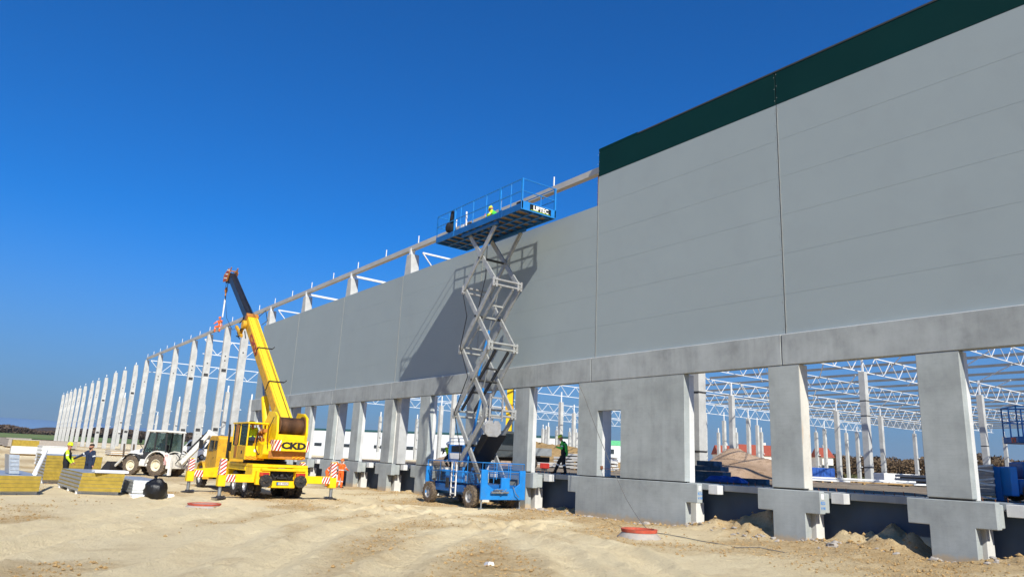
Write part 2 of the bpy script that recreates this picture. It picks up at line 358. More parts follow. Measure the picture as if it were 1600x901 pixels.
F = np.stack([idx[:-1,:-1], idx[:-1,1:], idx[1:,1:], idx[1:,:-1]], -1).reshape(-1, 4)
me.vertices.add(nx*ny); me.vertices.foreach_set('co', np.stack([GX, GY, GZ], -1).ravel().astype(np.float32))
me.loops.add(F.size); me.loops.foreach_set('vertex_index', F.ravel().astype(np.int32)); me.polygons.add(len(F))
me.polygons.foreach_set('loop_start', (np.arange(len(F))*4).astype(np.int32)); me.polygons.foreach_set('use_smooth', [True]*len(F))
me.update()
TM = np.zeros(GX.shape); inn = (GX > -70) & (GX < 5) & (GY > -12) & (GY < 26)
for i, P in enumerate(TRACKS): TM[inn] = np.maximum(TM[inn], np.exp(-((seg_d(GX[inn], GY[inn], P)+fbm(GX[inn]*.5, GY[inn]*.5, 3, 50+i)*.5)/.85)**2))
RG = np.clip(sst((fbm(GX*.22, GY*.22, 3, 9)+.12)/.22)*.8+fbm(GX*.9, GY*.9, 4, 12)*.8-TM*.75+.75*np.exp(-((GY-21.9)/1.7)**2)+.25*fbm(GX*2.6, GY*2.6, 3, 19), 0, 1)
at = me.attributes.new('loose', 'FLOAT', 'POINT'); at.data.foreach_set('value', RG.ravel().astype(np.float32))
me.materials.append(MATS['ground_soil'])
_nt = MATS['ground_soil'].node_tree; _B = _nt.nodes['Principled BSDF']; _a = _nt.nodes.new('ShaderNodeAttribute'); _a.attribute_name = 'loose'
_src = _B.inputs['Base Color'].links[0].from_socket; _m = _nt.nodes.new('ShaderNodeMath'); _m.operation = 'MULTIPLY'; _m.inputs[1].default_value = 1.0
_nt.links.new(_a.outputs['Fac'], _m.inputs[0]); _pale = mixn(_nt, .55, _src, lin('#f4e3ba'))
_nt.links.new(mixn(_nt, _m.outputs[0], _pale, mixn(_nt, .5, _src, lin('#9a7646'))), _B.inputs['Base Color'])
g = bpy.data.objects.new('ground', me); COL.objects.link(g); struct(g)
# scattered clods and stones on the bare ground
st = M(); R0 = random.Random(3)
def clod(mm, x, y, r, z=None):
    z = zgs(x, y) if z is None else z; vs = []
    for k in ((1,0,0),(-1,0,0),(0,1,0),(0,-1,0),(0,0,1),(0,0,-1)):
        q = r*R0.uniform(.55, 1.25); vs.append((x+k[0]*q, y+k[1]*q, z+r*.25+k[2]*q*.7))
    mm.add(vs, [(0,2,4),(2,1,4),(1,3,4),(3,0,4),(2,0,5),(1,2,5),(3,1,5),(0,3,5)])
N = 12000
cx = rng.uniform(-44, -7, N*3); cyy = rng.uniform(1, 22.6, N*3)
_tm = np.zeros(N*3)
for i, P in enumerate(TRACKS): _tm = np.maximum(_tm, np.exp(-((seg_d(cx, cyy, P)+fbm(cx*.5, cyy*.5, 3, 50+i)*.5)/.85)**2))
keep = (fbm(cx*.22, cyy*.22, 3, 9)-.5*_tm > -.02+rng.normal(0, .06, N*3)); cx = cx[keep][:N]; cyy = cyy[keep][:N]; cz = zg(cx, cyy)
for a, b, z in zip(cx, cyy, cz): clod(st, a, b, R0.choice((.012,.016,.022,.03,.045))*R0.uniform(.7, 1.3), z)
for k in range(420):
    a = R0.uniform(-44, -6); b = 21.2+abs(R0.gauss(0, .5))*1.0; clod(st, a, b, R0.uniform(.03, .09))
tag(st.build('loose_soil', 'clod'), 'loose clods and small stones strewn over the churned sandy ground', 'soil', kind='stuff')
# far field, woods and hills
def strip(name, mat, pts, far, z0, z1):  # quad strip on the ground
    mm = M()
    for (a, b) in zip(pts[:-1], pts[1:]): mm.add([(a[0],a[1],z0),(b[0],b[1],z0),(b[0]*far,b[1]*far,z1),(a[0]*far,a[1]*far,z1)], [(0,1,2,3)])
    return mm.build(name, mat)
fm = M(); n = 24
for i in range(n):
    for j in range(6):
        P = []
        for (u, w) in ((i, j), (i+1, j), (i+1, j+1), (i, j+1)):
            t = math.radians(150+ u*(60/n)); r = 480+w*180; x, y = r*math.cos(t), r*math.sin(t); P.append((x, y, zgs(x, y)+.35))
        fm.add(P, [(0,1,2,3)])
struct(fm.build('field', 'field_mat'))
def ridge(name, mat, r, a0, a1, hf, base, depth, n=160):
    mm = M()
    for i in range(n+1):
        t = math.radians(a0+(a1-a0)*i/n); h = hf(i/n*(a1-a0)+a0)
        for rr, z in ((r, base), (r+depth*.25, base+h*.55), (r+depth*.5, base+h), (r+depth, base)): mm.v.append((rr*math.cos(t), rr*math.sin(t), z))
    for i in range(n):
        for k in range(3): mm.f.append([i*4+k, (i+1)*4+k, (i+1)*4+k+1, i*4+k+1]); mm.mi.append(0)
    return mm.build(name, mat, smooth=True)
def nz(t, f, s=0): return noise.noise(Vector((t*f, s, 0)))
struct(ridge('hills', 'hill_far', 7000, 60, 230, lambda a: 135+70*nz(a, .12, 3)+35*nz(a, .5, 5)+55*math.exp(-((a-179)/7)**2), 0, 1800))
struct(ridge('wooded_hills', 'wood_far', 2300, 60, 230, lambda a: 26+16*nz(a, .25, 9)+9*nz(a, 1.4, 2)+10*math.exp(-((a-172)/5)**2), 4, 500, 300))
# ------------------------------------------------------------ vegetation far away
def leaf_cloud(name, mat, n, pos, size, label=None, cat='bushes', seed=1, branches=False):
    r = np.random.default_rng(seed); V = []; Fs = []
    P = pos(r, n); s = size*r.uniform(.5, 1.5, n)
    d1 = r.normal(size=(n, 3)); d1 /= np.linalg.norm(d1, axis=1)[:, None]; d2 = np.cross(d1, r.normal(size=(n, 3))); d2 /= np.linalg.norm(d2, axis=1)[:, None]
    A = P+d1*s[:, None]; B = P+d2*s[:, None]*.7; Cc = P-d1*s[:, None]*.8; Dd = P-d2*s[:, None]*.6
    V = np.stack([A, B, Cc, Dd], 1).reshape(-1, 3); Fs = np.arange(4*n).reshape(-1, 4)
    me = bpy.data.meshes.new(name); me.from_pydata(V.tolist(), [], Fs.tolist()); me.materials.append(MATS[mat])
    o = bpy.data.objects.new(name, me); COL.objects.link(o)
    if label: tag(o, label, cat, kind='stuff')
    return o
def belt(x0, y0, x1, y1, hmin, hmax, depth, base=1.0, f=.05, s=0):
    def pos(r, n):
        t = r.uniform(0, 1, n); x = x0+(x1-x0)*t; y = y0+(y1-y0)*t; L = math.hypot(x1-x0, y1-y0)
        nxv, nyv = -(y1-y0)/L, (x1-x0)/L
        H = hmin+(hmax-hmin)*np.clip(.5+1.6*fbm(t*L*f, np.zeros(n)+s, 4, s), 0, 1); dd = r.uniform(0, 1, n)*depth
        z = base+H*r.uniform(0, 1, n)**.8*(1-.35*np.abs(dd/depth-.5)); return np.stack([x+nxv*dd, y+nyv*dd, z], 1)
    return pos
leaf_cloud('scrub', 'leaf_brown', 90000, belt(-175, 225, -40, 262, 6.5, 13.0, 26, s=3), .36, 'long belt of bare brown scrub beyond the steel roof frame', seed=2)
leaf_cloud('scrub', 'leaf_olive', 16000, belt(-120, 215, 20, 245, .8, 5.0, 10, s=8), .34, 'low olive green bushes in front of the brown scrub belt', seed=4)
leaf_cloud('woodland', 'tree_far', 70000, belt(-1150, -330, -1080, 620, 5, 21, 110, base=8, f=.012, s=5), 1.9, 'far off dark line of leafless woodland beyond the green field', 'woodland', seed=6)
leaf_cloud('scrub', 'tree_far', 9000, belt(-420, 190, -230, 330, 1, 5, 20, f=.03, s=6), .8, 'thin dark bushes behind the long white hall', seed=8)
b = M(); rr = random.Random(5)
for i in range(14):
    a = rr.uniform(0, 6.3); 
# grass bank and rocky mound to the right, beyond the slab
def mound(name, mat, cx, cy, z0, rx, ry, h, label, cat='heap', kind='', seed=0, rot=0, n=56, rough=.12, flat=1.5, parts=0):
    mm = M(); k = n
    for j in range(k+1):
        for i in range(k+1):
            u = -1+2*i/k; v = -1+2*j/k; r = math.hypot(u, v)
            hh = max(0, 1-r**flat) if r < 1 else 0
            w = 1+.22*noise.noise(Vector((u*1.7+seed, v*1.7, 0)))
            x, y = u*rx*w, v*ry*w; z = hh*h*(1+.3*noise.noise(Vector((u*2.2, v*2.2, seed))))+hh**.5*rough*noise.noise(Vector((x*2.5, y*2.5, seed)))
            mm.v.append((cx+x*math.cos(rot)-y*math.sin(rot), cy+x*math.sin(rot)+y*math.cos(rot), z0-.05+z))
    for j in range(k):
        for i in range(k): a = j*(k+1)+i; mm.f.append([a, a+1, a+k+2, a+k+1]); mm.mi.append(0)
    o = mm.build(name, mat, smooth=True)
    if kind == 'structure': struct(o)
    else: tag(o, label, cat, kind=kind or None)
    return o
mound('terrain_bank', 'scrub_mat', -70, 232, .8, 70, 14, 3.2, None, kind='structure', rough=.8)
mound('rock_mound', 'spoil', -66, 216, 1, 16, 8, 6.5, 'pale rocky spoil mound among bushes seen through the rightmost opening', 'mound', rough=1.6, seed=4)
# ------------------------------------------------------------ long white hall and houses in the distance
hall = thing('distribution_hall', 'long low white hall with a dark green roof edge far behind the dock piers', 'building', (-242, 98, 1))
P = [Vector((-262, 91, 0)), Vector((-160, 156, 0))]; d = (P[1]-P[0]).normalized(); nrm = Vector((-d.y, d.x, 0))
def slab_on(mm, t0, t1, z0, z1, off, th, m=0):
    a = P[0]+d*t0-nrm*off; b2 = P[0]+d*t1-nrm*off; q = nrm*th
    mm.hexa([(a.x,a.y,z0),(b2.x,b2.y,z0),(b2.x+q.x,b2.y+q.y,z0),(a.x+q.x,a.y+q.y,z0),(a.x,a.y,z1),(b2.x,b2.y,z1),(b2.x+q.x,b2.y+q.y,z1),(a.x+q.x,a.y+q.y,z1)], m)
a = M(); slab_on(a, 0, 112, 1, 9.75, 0, 30); a.build('wall', 'hall_white', hall)
a = M(); slab_on(a, -.1, 112.1, 9.752, 10.4, .15, 30.3); a.build('roof', 'hall_green', hall)
for k in range(9):
    a = M(); slab_on(a, 4+k*12, 7+k*12, 4.4, 5.5, .08, .06); a.build('window', 'window_dark', hall)
h2 = thing('office_block', 'white office block with dark windows and a bright green roof edge', 'building', (-160, 152, 1))
P = [Vector((-176, 152, 0)), Vector((-160, 178, 0))]; d = (P[1]-P[0]).normalized(); nrm = Vector((-d.y, d.x, 0))
a = M(); slab_on(a, 0, 34, 1, 8.6, 0, 16); a.build('wall', 'hall_white', h2)
a = M(); slab_on(a, -.2, 34.2, 8.6, 10.1, .2, 16.4); a.build('roof', 'hall_bright_green', h2)
for k in range(6):
    for z in (2.6, 5.9):
        a = M(); slab_on(a, 2+k*5.4, 5.2+k*5.4, z, z+1.5, .08, .06); a.build('window', 'window_dark', h2)
def house(x, y, w, dpt, h, rz, label, z=1.0):
    t = thing('house', label, 'house', (x, y, z), rz, 'red roofed houses beyond the building site', local=True)
    M().box(-w/2, w/2, -dpt/2, dpt/2, 0, h).build('wall', 'plaster', t)
    M().prism([(-dpt/2-.5, h-.1), (dpt/2+.5, h-.1), (0, h+dpt*.36)], 'x', -w/2-.4, w/2+.4).build('roof', 'roof_tile', t)
    M().box(w*.2, w*.2+.8, .6, 1.4, h+.5, h+dpt*.36+.9).build('chimney', 'plaster', t)
    for k in range(4):
        xx = -w/2+w*(k+.5)/4; M().box(xx-.6, xx+.6, -dpt/2-.04, -dpt/2+.1, h*.45, h*.45+1.4).build('window', 'window_dark', t)
    for k in (-.25, .25):
        M().box(w/2-.1, w/2+.04, k*dpt-.6, k*dpt+.6, h*.45, h*.45+1.4).build('window', 'window_dark', t)
house(-174, 228.5, 5.5, 9, 7.4, .94, 'small red roofed house left of the wider one, behind the gravel heap')
house(-157, 225, 13.5, 10, 7.2, .94, 'widest red roofed white house, just left of the rust stained pier')
house(-129, 219, 3.4, 8, 7.0, .94, 'red roofed house showing just right of the rust stained pier')

# ------------------------------------------------------------ warehouse shell
D = 21.625
BX = [-13.87-9.36*k for k in range(7)]            # bay joints
bld = thing('warehouse', 'long half clad warehouse with grey wall panels, dark green parapet and concrete dock piers', 'building', (-23.2, D, 0))
YC0, YC1 = D+.10, D+.26                            # cladding
ROWS = [6.71, 8.10, 9.53, 10.95, 12.37, 13.80, 15.21]
def bay(x0, x1, rows, name='wall_panels'):
    mm = M()
    for z0, z1 in zip(rows[:-1], rows[1:]):
        # each sandwich panel: a plate with a folded lip along its lower joint
        mm.box(x0+.018, x1-.018, YC0, YC1, z0+.004, z1-.004)
    mm.box(x0+.02, x1-.02, YC0+.0045, YC1-.01, rows[0]+.01, rows[-1]-.01)
    return mm.build(name, 'cladding', bld)
edges = [(BX[0]+18.72, BX[0]+9.36), (BX[0]+9.36, BX[0])]+[(BX[i], BX[i+1]) for i in range(6)]
for i, (a, b2) in enumerate(edges):
    bay(b2, a, ROWS if i < 3 else ROWS[:-1])
    if i < 3: M().box(b2+.018, a-.018, YC0-.012, YC1, 15.215, 16.50).build('parapet', 'cladding_green', bld, bevel=.006)
M().box(BX[0]+18.9, -20.75, YC0-.03, YC1+.05, 16.505, 16.56).box(BX[0]+18.9, -20.75, YC1, YC1+.5, 16.56, 16.60).build('capping', 'joint', bld)
M().box(BX[0]+18.9, -20.75, YC1-.02, YC1+.3, 16.605, 16.66).build('capping', 'capping', bld)
M().box(-20.752, BX[1]+.02, YC0-.02, YC1+.02, 16.502, 16.60).build('capping', 'cladding_green', bld)
for i in range(-1, 6):
    x = BX[0]-9.36*i; top = 16.4 if i < 2 else 13.7
    mm = M().box(x-.018, x+.018, YC0+.035, YC1-.01, 6.72, top); o = mm.build('joint', 'joint', bld)
    if i >= 0:
        mm = M().box(x+.018, x+.036, YC0-.012, YC0-.002, 6.75, top-(1.3 if i < 2 else 0))
        for z in np.arange(6.9, top, .47): mm.box(x-.05, x-.03, YC0-.014, YC0-.001, z, z+.03); mm.box(x+.04, x+.06, YC0-.014, YC0-.001, z+.1, z+.13)
        mm.build('trim', 'joint_trim', o)
M().box(BX[1]-.03, BX[1]-.005, YC0-.01, YC1+.02, 13.80, 15.3).build('flashing', 'rust', bld)
# steel rails behind the cladding
for z in (8.2, 11.0, 13.6, 15.2): M().box(BX[6]+.1 if z < 14 else BX[1], 4, YC1+.01, YC1+.15, z-.08, z+.08).build('rail', 'roof_beam', bld)
# plinth beams
for i, (a, b2) in enumerate(edges):
    s = .22 if i else .22
    m_ = 'precast_dark' if i in (3, 5) else ('beam_concrete' if i != 4 else 'precast_dark')
    x1 = a-.02+(.0 if i < 2 else .0)-.12; x0 = b2+.02-.12
    if i == 7: x0 -= .35
    o = M().box(x0, x1, D-.02, D+.34, 5.672, 6.70).build('plinth_beam', m_, bld, bevel=.012)
    M().box(x0, x1, D+.0, D+.095, 6.704, 6.716).build('flashing', 'white_steel', o)
# piers with stepped caps
def pier(cx, seam, k):
    w = 1.16; x0 = cx-w/2; x1 = cx+w/2; dp = .88 if seam else .50
    rust = abs(cx+13.95) < .1
    mm = M().box(x0, x1, D, D+.28, 1.70, 5.664)
    o = mm.build('pier', ['precast' if k % 3 else 'beam_concrete'], bld, bevel=.018)
    mm = M().box(x0+.012, x1-.004, D+.282, D+dp, 1.66, 5.664).build('column', 'precast_rusty' if rust else 'precast_light', bld, bevel=.012)
    if rust: M().box(x1+.0005, x1+.004, D+.004, D+.276, 1.72, 5.65).build('stained_face', 'precast_rusty', o)
    M().box(x0+.03, x1-.03, D+.03, D+.24, 1.655, 1.70).build('bearing', 'black', o)
    # cap and foot
    mm = M().prism([(x0, -.5), (x1, -.5), (x1, .97), (x1+.52, .97), (x1+.52, 1.652), (x0-.56, 1.652), (x0-.56, .97), (x0, .97)], 'y', D-.01, D+.26)
    mm.box(x0+.02, x1-.02, D+.261, D+.34, -.5, .96)
    mm.box(x0-.5, x1+.47, D+.262, D+.60, 1.0, 1.60)
    mm.build('pier_foot', 'precast', bld, bevel=.018)
    M().box(x1-.42, x1+.02, D+.55, D+1.0, -.4, .965).box(x0+.2, x1-.43, D+.31, D+.6, -.4, .45).build('footing', 'precast_light', bld, bevel=.012)
    M().box(x1+.53, x1+.95, D+.60, D+.95, 1.30, 1.62).build('corbel', 'precast_light', bld, bevel=.01)
k = 0
for cx in [BX[0]+9.36, BX[0]+4.68+.07, BX[0]-.1]+[-27.99-.25]+[-32.6, -37.65, -42.3, -47.1, -51.4, -56.1, -60.6, -65.3, -69.8]:
    seam = any(abs(cx-b_) < .7 for b_ in BX[1:]); pier(cx, seam, k); k += 1
# the wide wall slab with a door opening
# concave outline: build it from three blocks instead so that faces stay clean
o = M().box(-24.12, -22.9, D, D+.30, 1.70, 5.664).box(-22.9, -21.52, D, D+.30, 4.41, 5.664).box(-21.52, -18.2, D, D+.30, 1.70, 5.664).build('wall_slab', 'precast', bld)
M().box(-23.6, -22.92, D+.302, D+.85, 1.66, 5.664).build('column', 'precast_light', bld, bevel=.012)
M().box(-18.9, -18.21, D+.302, D+.6, 1.66, 5.664).build('column', 'precast_light', bld, bevel=.012)
M().box(-24.0, -18.3, D+.03, D+.25, 1.655, 1.70).build('bearing', 'black', bld)
M().prism([(-24.2, -.5), (-18.15, -.5), (-18.15, .97), (-17.62, .97), (-17.62, 1.652), (-24.70, 1.652), (-24.70, .97), (-24.2, .97)], 'y', D-.01, D+.28).build('wall_foot', 'precast', bld, bevel=.018)
M().box(-18.6, -18.13, D+.55, D+1.0, -.4, .965).box(-19, -18.62, D+.29, D+.6, -.4, .45).build('footing', 'precast_light', bld, bevel=.012)
M().box(-17.61, -17.2, D+.60, D+.95, 1.30, 1.62).build('corbel', 'precast_light', bld, bevel=.01)
M().box(-22.95, -22.86, D+.2, D+.33, 1.98, 2.12).box(-22.86, -21.7, D+.24, D+.26, 2.0, 2.02).build('door_bracket', 'rust', bld)
# blue surveyor's marks and paper label on the pier ends
for (x, w_) in ((-17.62, .0), (BX[0]-.1+.58+.52, 0)):
    L = M().box(x+.001, x+.004, D+.06, D+.20, 1.42, 1.58).build('paper_label', 'white', bld)
    text('RZG', .13, 'lift_blue', bld, frame((x+.004, D+.14, 1.30), (0, 1, 0), (1, 0, 0)), .002, .001, 'chalk_mark')
    text('V190', .12, 'lift_blue', bld, frame((x+.004, D+.14, 1.14), (0, 1, 0), (1, 0, 0)), .002, .001, 'chalk_mark')
# dock wall under the slab edge
M().box(-69.9, 8, D+1.35, D+1.6, -.6, 1.42).build('dock_wall', 'membrane', bld)
M().box(-69.9, 8, D+.98, D+1.9, 1.424, 1.655).build('slab_edge', 'precast_dark', bld, bevel=.015)
rb = M()
for i in range(260):
    x = -69+i*.30
    if -24.7 < x < -17.6: continue
    rb.tube((x, D+1.05, 1.6), (x+random.uniform(-.03, .03), D+1.02, 1.655+random.uniform(.04, .13)), .012, None, 5)
rb.build('starter_bars', 'rust')['kind'] = 'stuff'; rb_o = bpy.data.objects['starter_bars']; rb_o.parent = bld
for v in rb_o.data.vertices: v.co = v.co-bld.location
# interior slab
sm = M(); 
xs = list(np.linspace(-69.9, 40, 60)); ys = [D+1.9]+list(np.linspace(25, 215, 70))
for y in ys:
    for x in xs: sm.v.append((x, y, 1.66 if y < 24 else 1.66+.05*noise.noise(Vector((x*.3, y*.3, 0)))))
for j in range(len(ys)-1):
    for i in range(len(xs)-1): a = j*len(xs)+i; sm.f.append([a, a+1, a+len(xs)+1, a+len(xs)]); sm.mi.append(0)
struct(sm.build('floor_slab', 'slab_soil', smooth=True))
sm = M()
xs = list(np.linspace(-260, -69.9, 60)); ys = [D+4]+list(np.linspace(28, 260, 60))
for y in ys:
    for x in xs: sm.v.append((x, y, (1.25 if y > 30 else .2)+.15*noise.noise(Vector((x*.1, y*.1, 0)))))
for j in range(len(ys)-1):
    for i in range(len(xs)-1): a = j*len(xs)+i; sm.f.append([a, a+1, a+len(xs)+1, a+len(xs)]); sm.mi.append(0)
struct(sm.build('floor_fill', 'ground_soil', smooth=True))
# ------------------------------------------------------------ columns
ORD = ['first', 'second', 'third', 'fourth', 'fifth', 'sixth', 'seventh', 'eighth', 'ninth', 'tenth', 'eleventh', 'twelfth', 'thirteenth', 'fourteenth', 'fifteenth', 'sixteenth', 'seventeenth', 'eighteenth', 'nineteenth', 'twentieth', 'twenty first', 'twenty second', 'twenty third']
Y0 = 21.95
def edge_col(h, notch=(), crop=True):
    """slender precast column, head tapered on the inner side"""
    mm = M(); w, dd = .46, .74
    prof = [(0, 0), (dd, 0), (dd, h-1.9), (dd*.8, h-.2), (dd*.8, h), (dd*.06, h), (0, h-.35)]
    mm.prism(prof, 'x', -w/2, w/2)
    return mm
edgeX = [-251.5,-241.5,-232.6,-223.6,-213.5,-203.6,-191.7,-182.5,-171.6,-160.2,-149.9,-139.4,-130,-119.8,-109.8,-99.4,-92.1,-84.6,-78.0]
for i, x in enumerate(edgeX):
    n_ = len(edgeX)-i
    lab = 'tall pale concrete edge column, %s column to the left of the grey clad wall' % ORD[n_-1]
    z0 = zgs(x, Y0); t = thing('concrete_column', lab, 'column', (x, Y0, z0), 0, 'row of free standing concrete columns left of the clad wall', local=True)
    H = 15.5-z0; shaft = edge_col(H-(random.uniform(.0, .35) if i < 12 else 0)).build('shaft', 'column_grey', t, bevel=.015)
    mm = M()
    for z in (H-3.4, H-3.9) if i % 2 else (H-3.6,): mm.box(.2, .236, .28, .42, z, z+.14)
    mm.box(.2, .2361, .3, .36, 3.2, 3.3)
    mm.build('socket', 'black', t)
    if i in (15, 16, 17, 11, 8):
        M().box(-.22, .24, .12, .62, H-5.1, H-4.75).build('steel_band', 'scissor_dark', t)
        M().box(-.22, .24, .12, .62, H-11.6, H-11.25).build('steel_band', 'scissor_dark', t)
    M().box(-.06, .06, .2, .32, H, H+.35).build('head_bolt', 'white_steel', t)
    for z in (4.2, 6.0): M().box(-.08, .08, .74, .95, z, z+.08).build('bracket', 'white_steel', t)
# columns rising behind the lower wall (their heads show above it)
for i, x in enumerate([-69.8, -60.6, -51.3, -41.85]):
    t = thing('concrete_column', ('concrete column head rising above the grey wall, %s from the left' % ORD[i]), 'column', (x, Y0, 1.66), 0, 'column heads above the lower clad wall', local=True)
    H = 13.85; w = .5 if i % 3 else .6
    M().prism([(-.62, 0), (.62, 0), (.62, H-3), (.30, H-.2), (-.30, H-.2), (-.62, H-3)], 'y', 0.02, .62).build('shaft', 'column_grey', t, bevel=.015)
    M().box(-.12, .12, .1, .4, H-.2, H+.25).build('head_plate', 'white_steel', t)
# interior columns: (x, y, top)
T1, T2 = 13.4, 10.0
inner = [(-40.5,77.7,T1),(-39.8,105.9,T1),(-69.2,122.8,T1),(-67.8,135.4,T1),(-68.9,92.8,T1),(-94.8,118.9,T1),(-94.8,133.2,T1),
 (-104.4,89.2,T1),(-124,109.8,T1),(-110.3,69.2,T1),(-128.2,77.5,12.6),(-137.7,68.8,T2),(-136.2,76.6,T2),(-104.8,138.2,T1),(-107.1,154,T1),
 (-97,126,T2),(-92.6,126,T2),(-86.5,125.6,T2),(-98.5,168.9,T1),(-75.4,126.4,T2),(-101.6,184.5,T1),(-67.9,126.9,T2),(-60.3,131.7,T2),(-53.6,137.5,T2),(-50,141.2,T2),
 (-133.5,108.7,T2),(-136.4,112,T2),(-124.9,103.2,T2),(-135.6,114.7,T2),(-137.6,120.6,T2),(-138,123.2,T2),
 (-144.7,22.1,T2),(-215.9,41.6,T2),(-143,30.8,T2),(-144.9,35.7,T2),(-108.5,29.7,T2),(-121,37,T2),(-29.6,36.5,T1)]
inner_lab = {0:'thickest interior column, banded twice, between the rust stained pier and the rightmost full pier', 1:'banded interior column just right of the rightmost full pier',
 4:'tallest interior column standing behind the gravel heap', 7:'tall interior column directly left of the green clad worker', 37:'white column right behind the wide wall slab, beside the block stack',
 31:'short concrete column seen between the tall edge columns at left', 33:'short concrete column behind the backhoe loader'}
for i, (x, y, h) in enumerate(inner):
    z0 = 1.6; s = .34 if h > 11 else .26
    lab = inner_lab.get(i, 'slim pale interior column with a tapered head standing far back on the slab')
    t = thing('interior_column', lab, 'column', (x, y, z0), 0, 'interior concrete columns under and behind the roof frame', local=True)
    H = h-z0
    M().prism([(-s, 0), (s, 0), (s, H-.5), (s*.7, H), (-s, H)], 'x', -s, s).build('shaft', 'column_grey', t, bevel=.012)
    M().box(-.09, .09, -.09, .09, H, H+(1.9 if h > 11 else .9)).build('head_post', 'white_steel', t)
    if i in (0, 1, 37):
        for z in ((7.0, 8.6) if i == 0 else (5.2,)): M().box(-s-.02, s+.02, -s-.02, s+.02, z, z+.10).build('band', 'scissor_dark', t)
        M().box(-s-.02, s+.02, -s-.02, s+.02, 1.6, 1.7).build('band', 'scissor_dark', t)
    if h < 11:
        for z in (H*.5, H*.28): M().box(s*.9, s*.9+.35, -.15, .15, z, z+.12).build('bracket', 'white_steel', t)
# ------------------------------------------------------------ steel roof frame
rf = thing('steel_roof_frame', 'white steel roof trusses and grey purlins spanning the open interior behind the clad wall', 'roof frame', (-41, 60, 13.6))
ZT, ZB = 15.45, 13.62
def truss(x, y0, y1, step=3.5, zt=ZT, zb=ZB, w=.105):
    mm = M().bar((x, y0, zt), (x, y1, zt), w, w).bar((x, y0, zb), (x, y1, zb), w*.85, w*.85)
    y = y0; up_ = True
    while y < y1-.1:
        q = min(y+step/2, y1)
        mm.bar((x, y, zt if up_ else zb), (x, q, zb if up_ else zt), w*.62, w*.62); up_ = not up_; y = q
    mm.build('truss', 'white_steel', rf)
truss(-41.3, 22.7, 202); truss(-69.4, 22.7, 190); truss(-96.5, 22.7, 185); truss(-129.5, 22.7, 130); truss(-154, 70, 175); truss(-12.5, 26, 202); truss(15, 26, 202); truss(-27.5, 26, 202, 3.5, ZT, ZB+.2, .08); truss(-55, 60, 190, 3.0, ZT, ZB+.2, .08); truss(-83, 80, 190, 3.0, ZT, ZB+.2, .08); truss(-20, 40, 202, 3.0, ZT, ZB+.2, .08)
for x in (1.5,): truss(x, 40, 202, 3.5, ZT, ZB+.2, .13)
for x in (-51.3, -60.6): M().bar((x, 22.2, 15.55), (x, 34, 15.4), .16).build('strut', 'white_steel', rf)
# portal struts between edge columns of the open part
for k, y in enumerate(np.arange(74, 204, 7.2)):
    M().bar((-96.5 if y > 90 else -69.4, y, 15.66), (32, y, 15.66), .18, .30).build('purlin', 'roof_beam', rf)
for k, y in enumerate(np.arange(39, 74, 9.0)):
    M().bar((-41.3, y, 15.66), (32, y, 15.66), .18, .30).build('purlin', 'roof_beam', rf)
nb = 0
for iy in range(9):
    for ix in range(10):
        x = -78+ix*9.2+(iy % 2)*4; y = 66+iy*14.4
        if nb < 88: M().bar((x, y, 15.5), (x-9.2, y+14.4, 15.5), .095).build('brace', 'white_steel', rf); nb += 1
# eave beam on top of the edge columns
eb = thing('eave_beam', 'long brownish steel beam running along the tops of the edge columns to the clad wall', 'beam', (-76, Y0+.2, 15.6))
M().box(-129.9, BX[1]+.05, Y0+.12, Y0+.16, 15.62, 15.92).box(-129.9, BX[1]+.05, Y0+.16, Y0+.42, 15.62, 15.65).box(-129.9, BX[1]+.05, Y0+.16, Y0+.42, 15.89, 15.92).build('beam', 'eave_steel', eb)
for i in range(24):
    x = -129.5+i*4.66
    M().box(x-.025, x+.025, Y0+.15, Y0+.2, 15.92, 16.45).build('post', 'white_steel', eb)
# ------------------------------------------------------------ wheels
def wheel(parent, c, R, w, axis=(0,1,0), rim='rim_grey', tyre='tyre', lugs=18, rr=.55, side=1, big=False):
    """tyre with tread blocks, dished rim and hub; side = direction (along axis) that the dish faces"""
    c = Vector(c); d = Vector(axis).normalized()*side; h = w/2; t = M()
    t.lathe(c, d, [(R*rr, -h*.9), (R*.86, -h), (R*.975, -h*.8), (R*.985, h*.8), (R*.86, h), (R*rr, h*.9)], 28, closed=True)
    a = d.orthogonal().normalized(); b = d.cross(a)
    for i in range(lugs):
        th = 2*math.pi*i/lugs
        for sgn in (-1, 1):
            t2 = th+(.5*2*math.pi/lugs if sgn > 0 else 0)
            r0 = a*math.cos(t2)+b*math.sin(t2); sk = .22 if big else .06
            r1 = a*math.cos(t2+sk)+b*math.sin(t2+sk)
            t.bar(c+r0*(R*.985)+d*(sgn*h*.95), c+r1*(R*.985)+d*(sgn*h*.08), R*.11, R*.07, upv=tuple(r0))
    o = t.build('wheel', tyre, parent, smooth=True)
    m = M().lathe(c, d, [(R*(rr+.02), -h*.5), (R*(rr+.02), h*.86), (R*(rr-.05), h*.88), (R*(rr-.09), h*.35), (R*.24, h*.25), (R*.22, h*.62), (R*.1, h*.66)], 24)
    for i in range(8):
        th = 2*math.pi*i/8; m.tube(c+(a*math.cos(th)+b*math.sin(th))*R*.33+d*h*.25, c+(a*math.cos(th)+b*math.sin(th))*R*.33+d*h*.36, R*.035, None, 6)
    m.build('rim', rim, o, smooth=True); return o
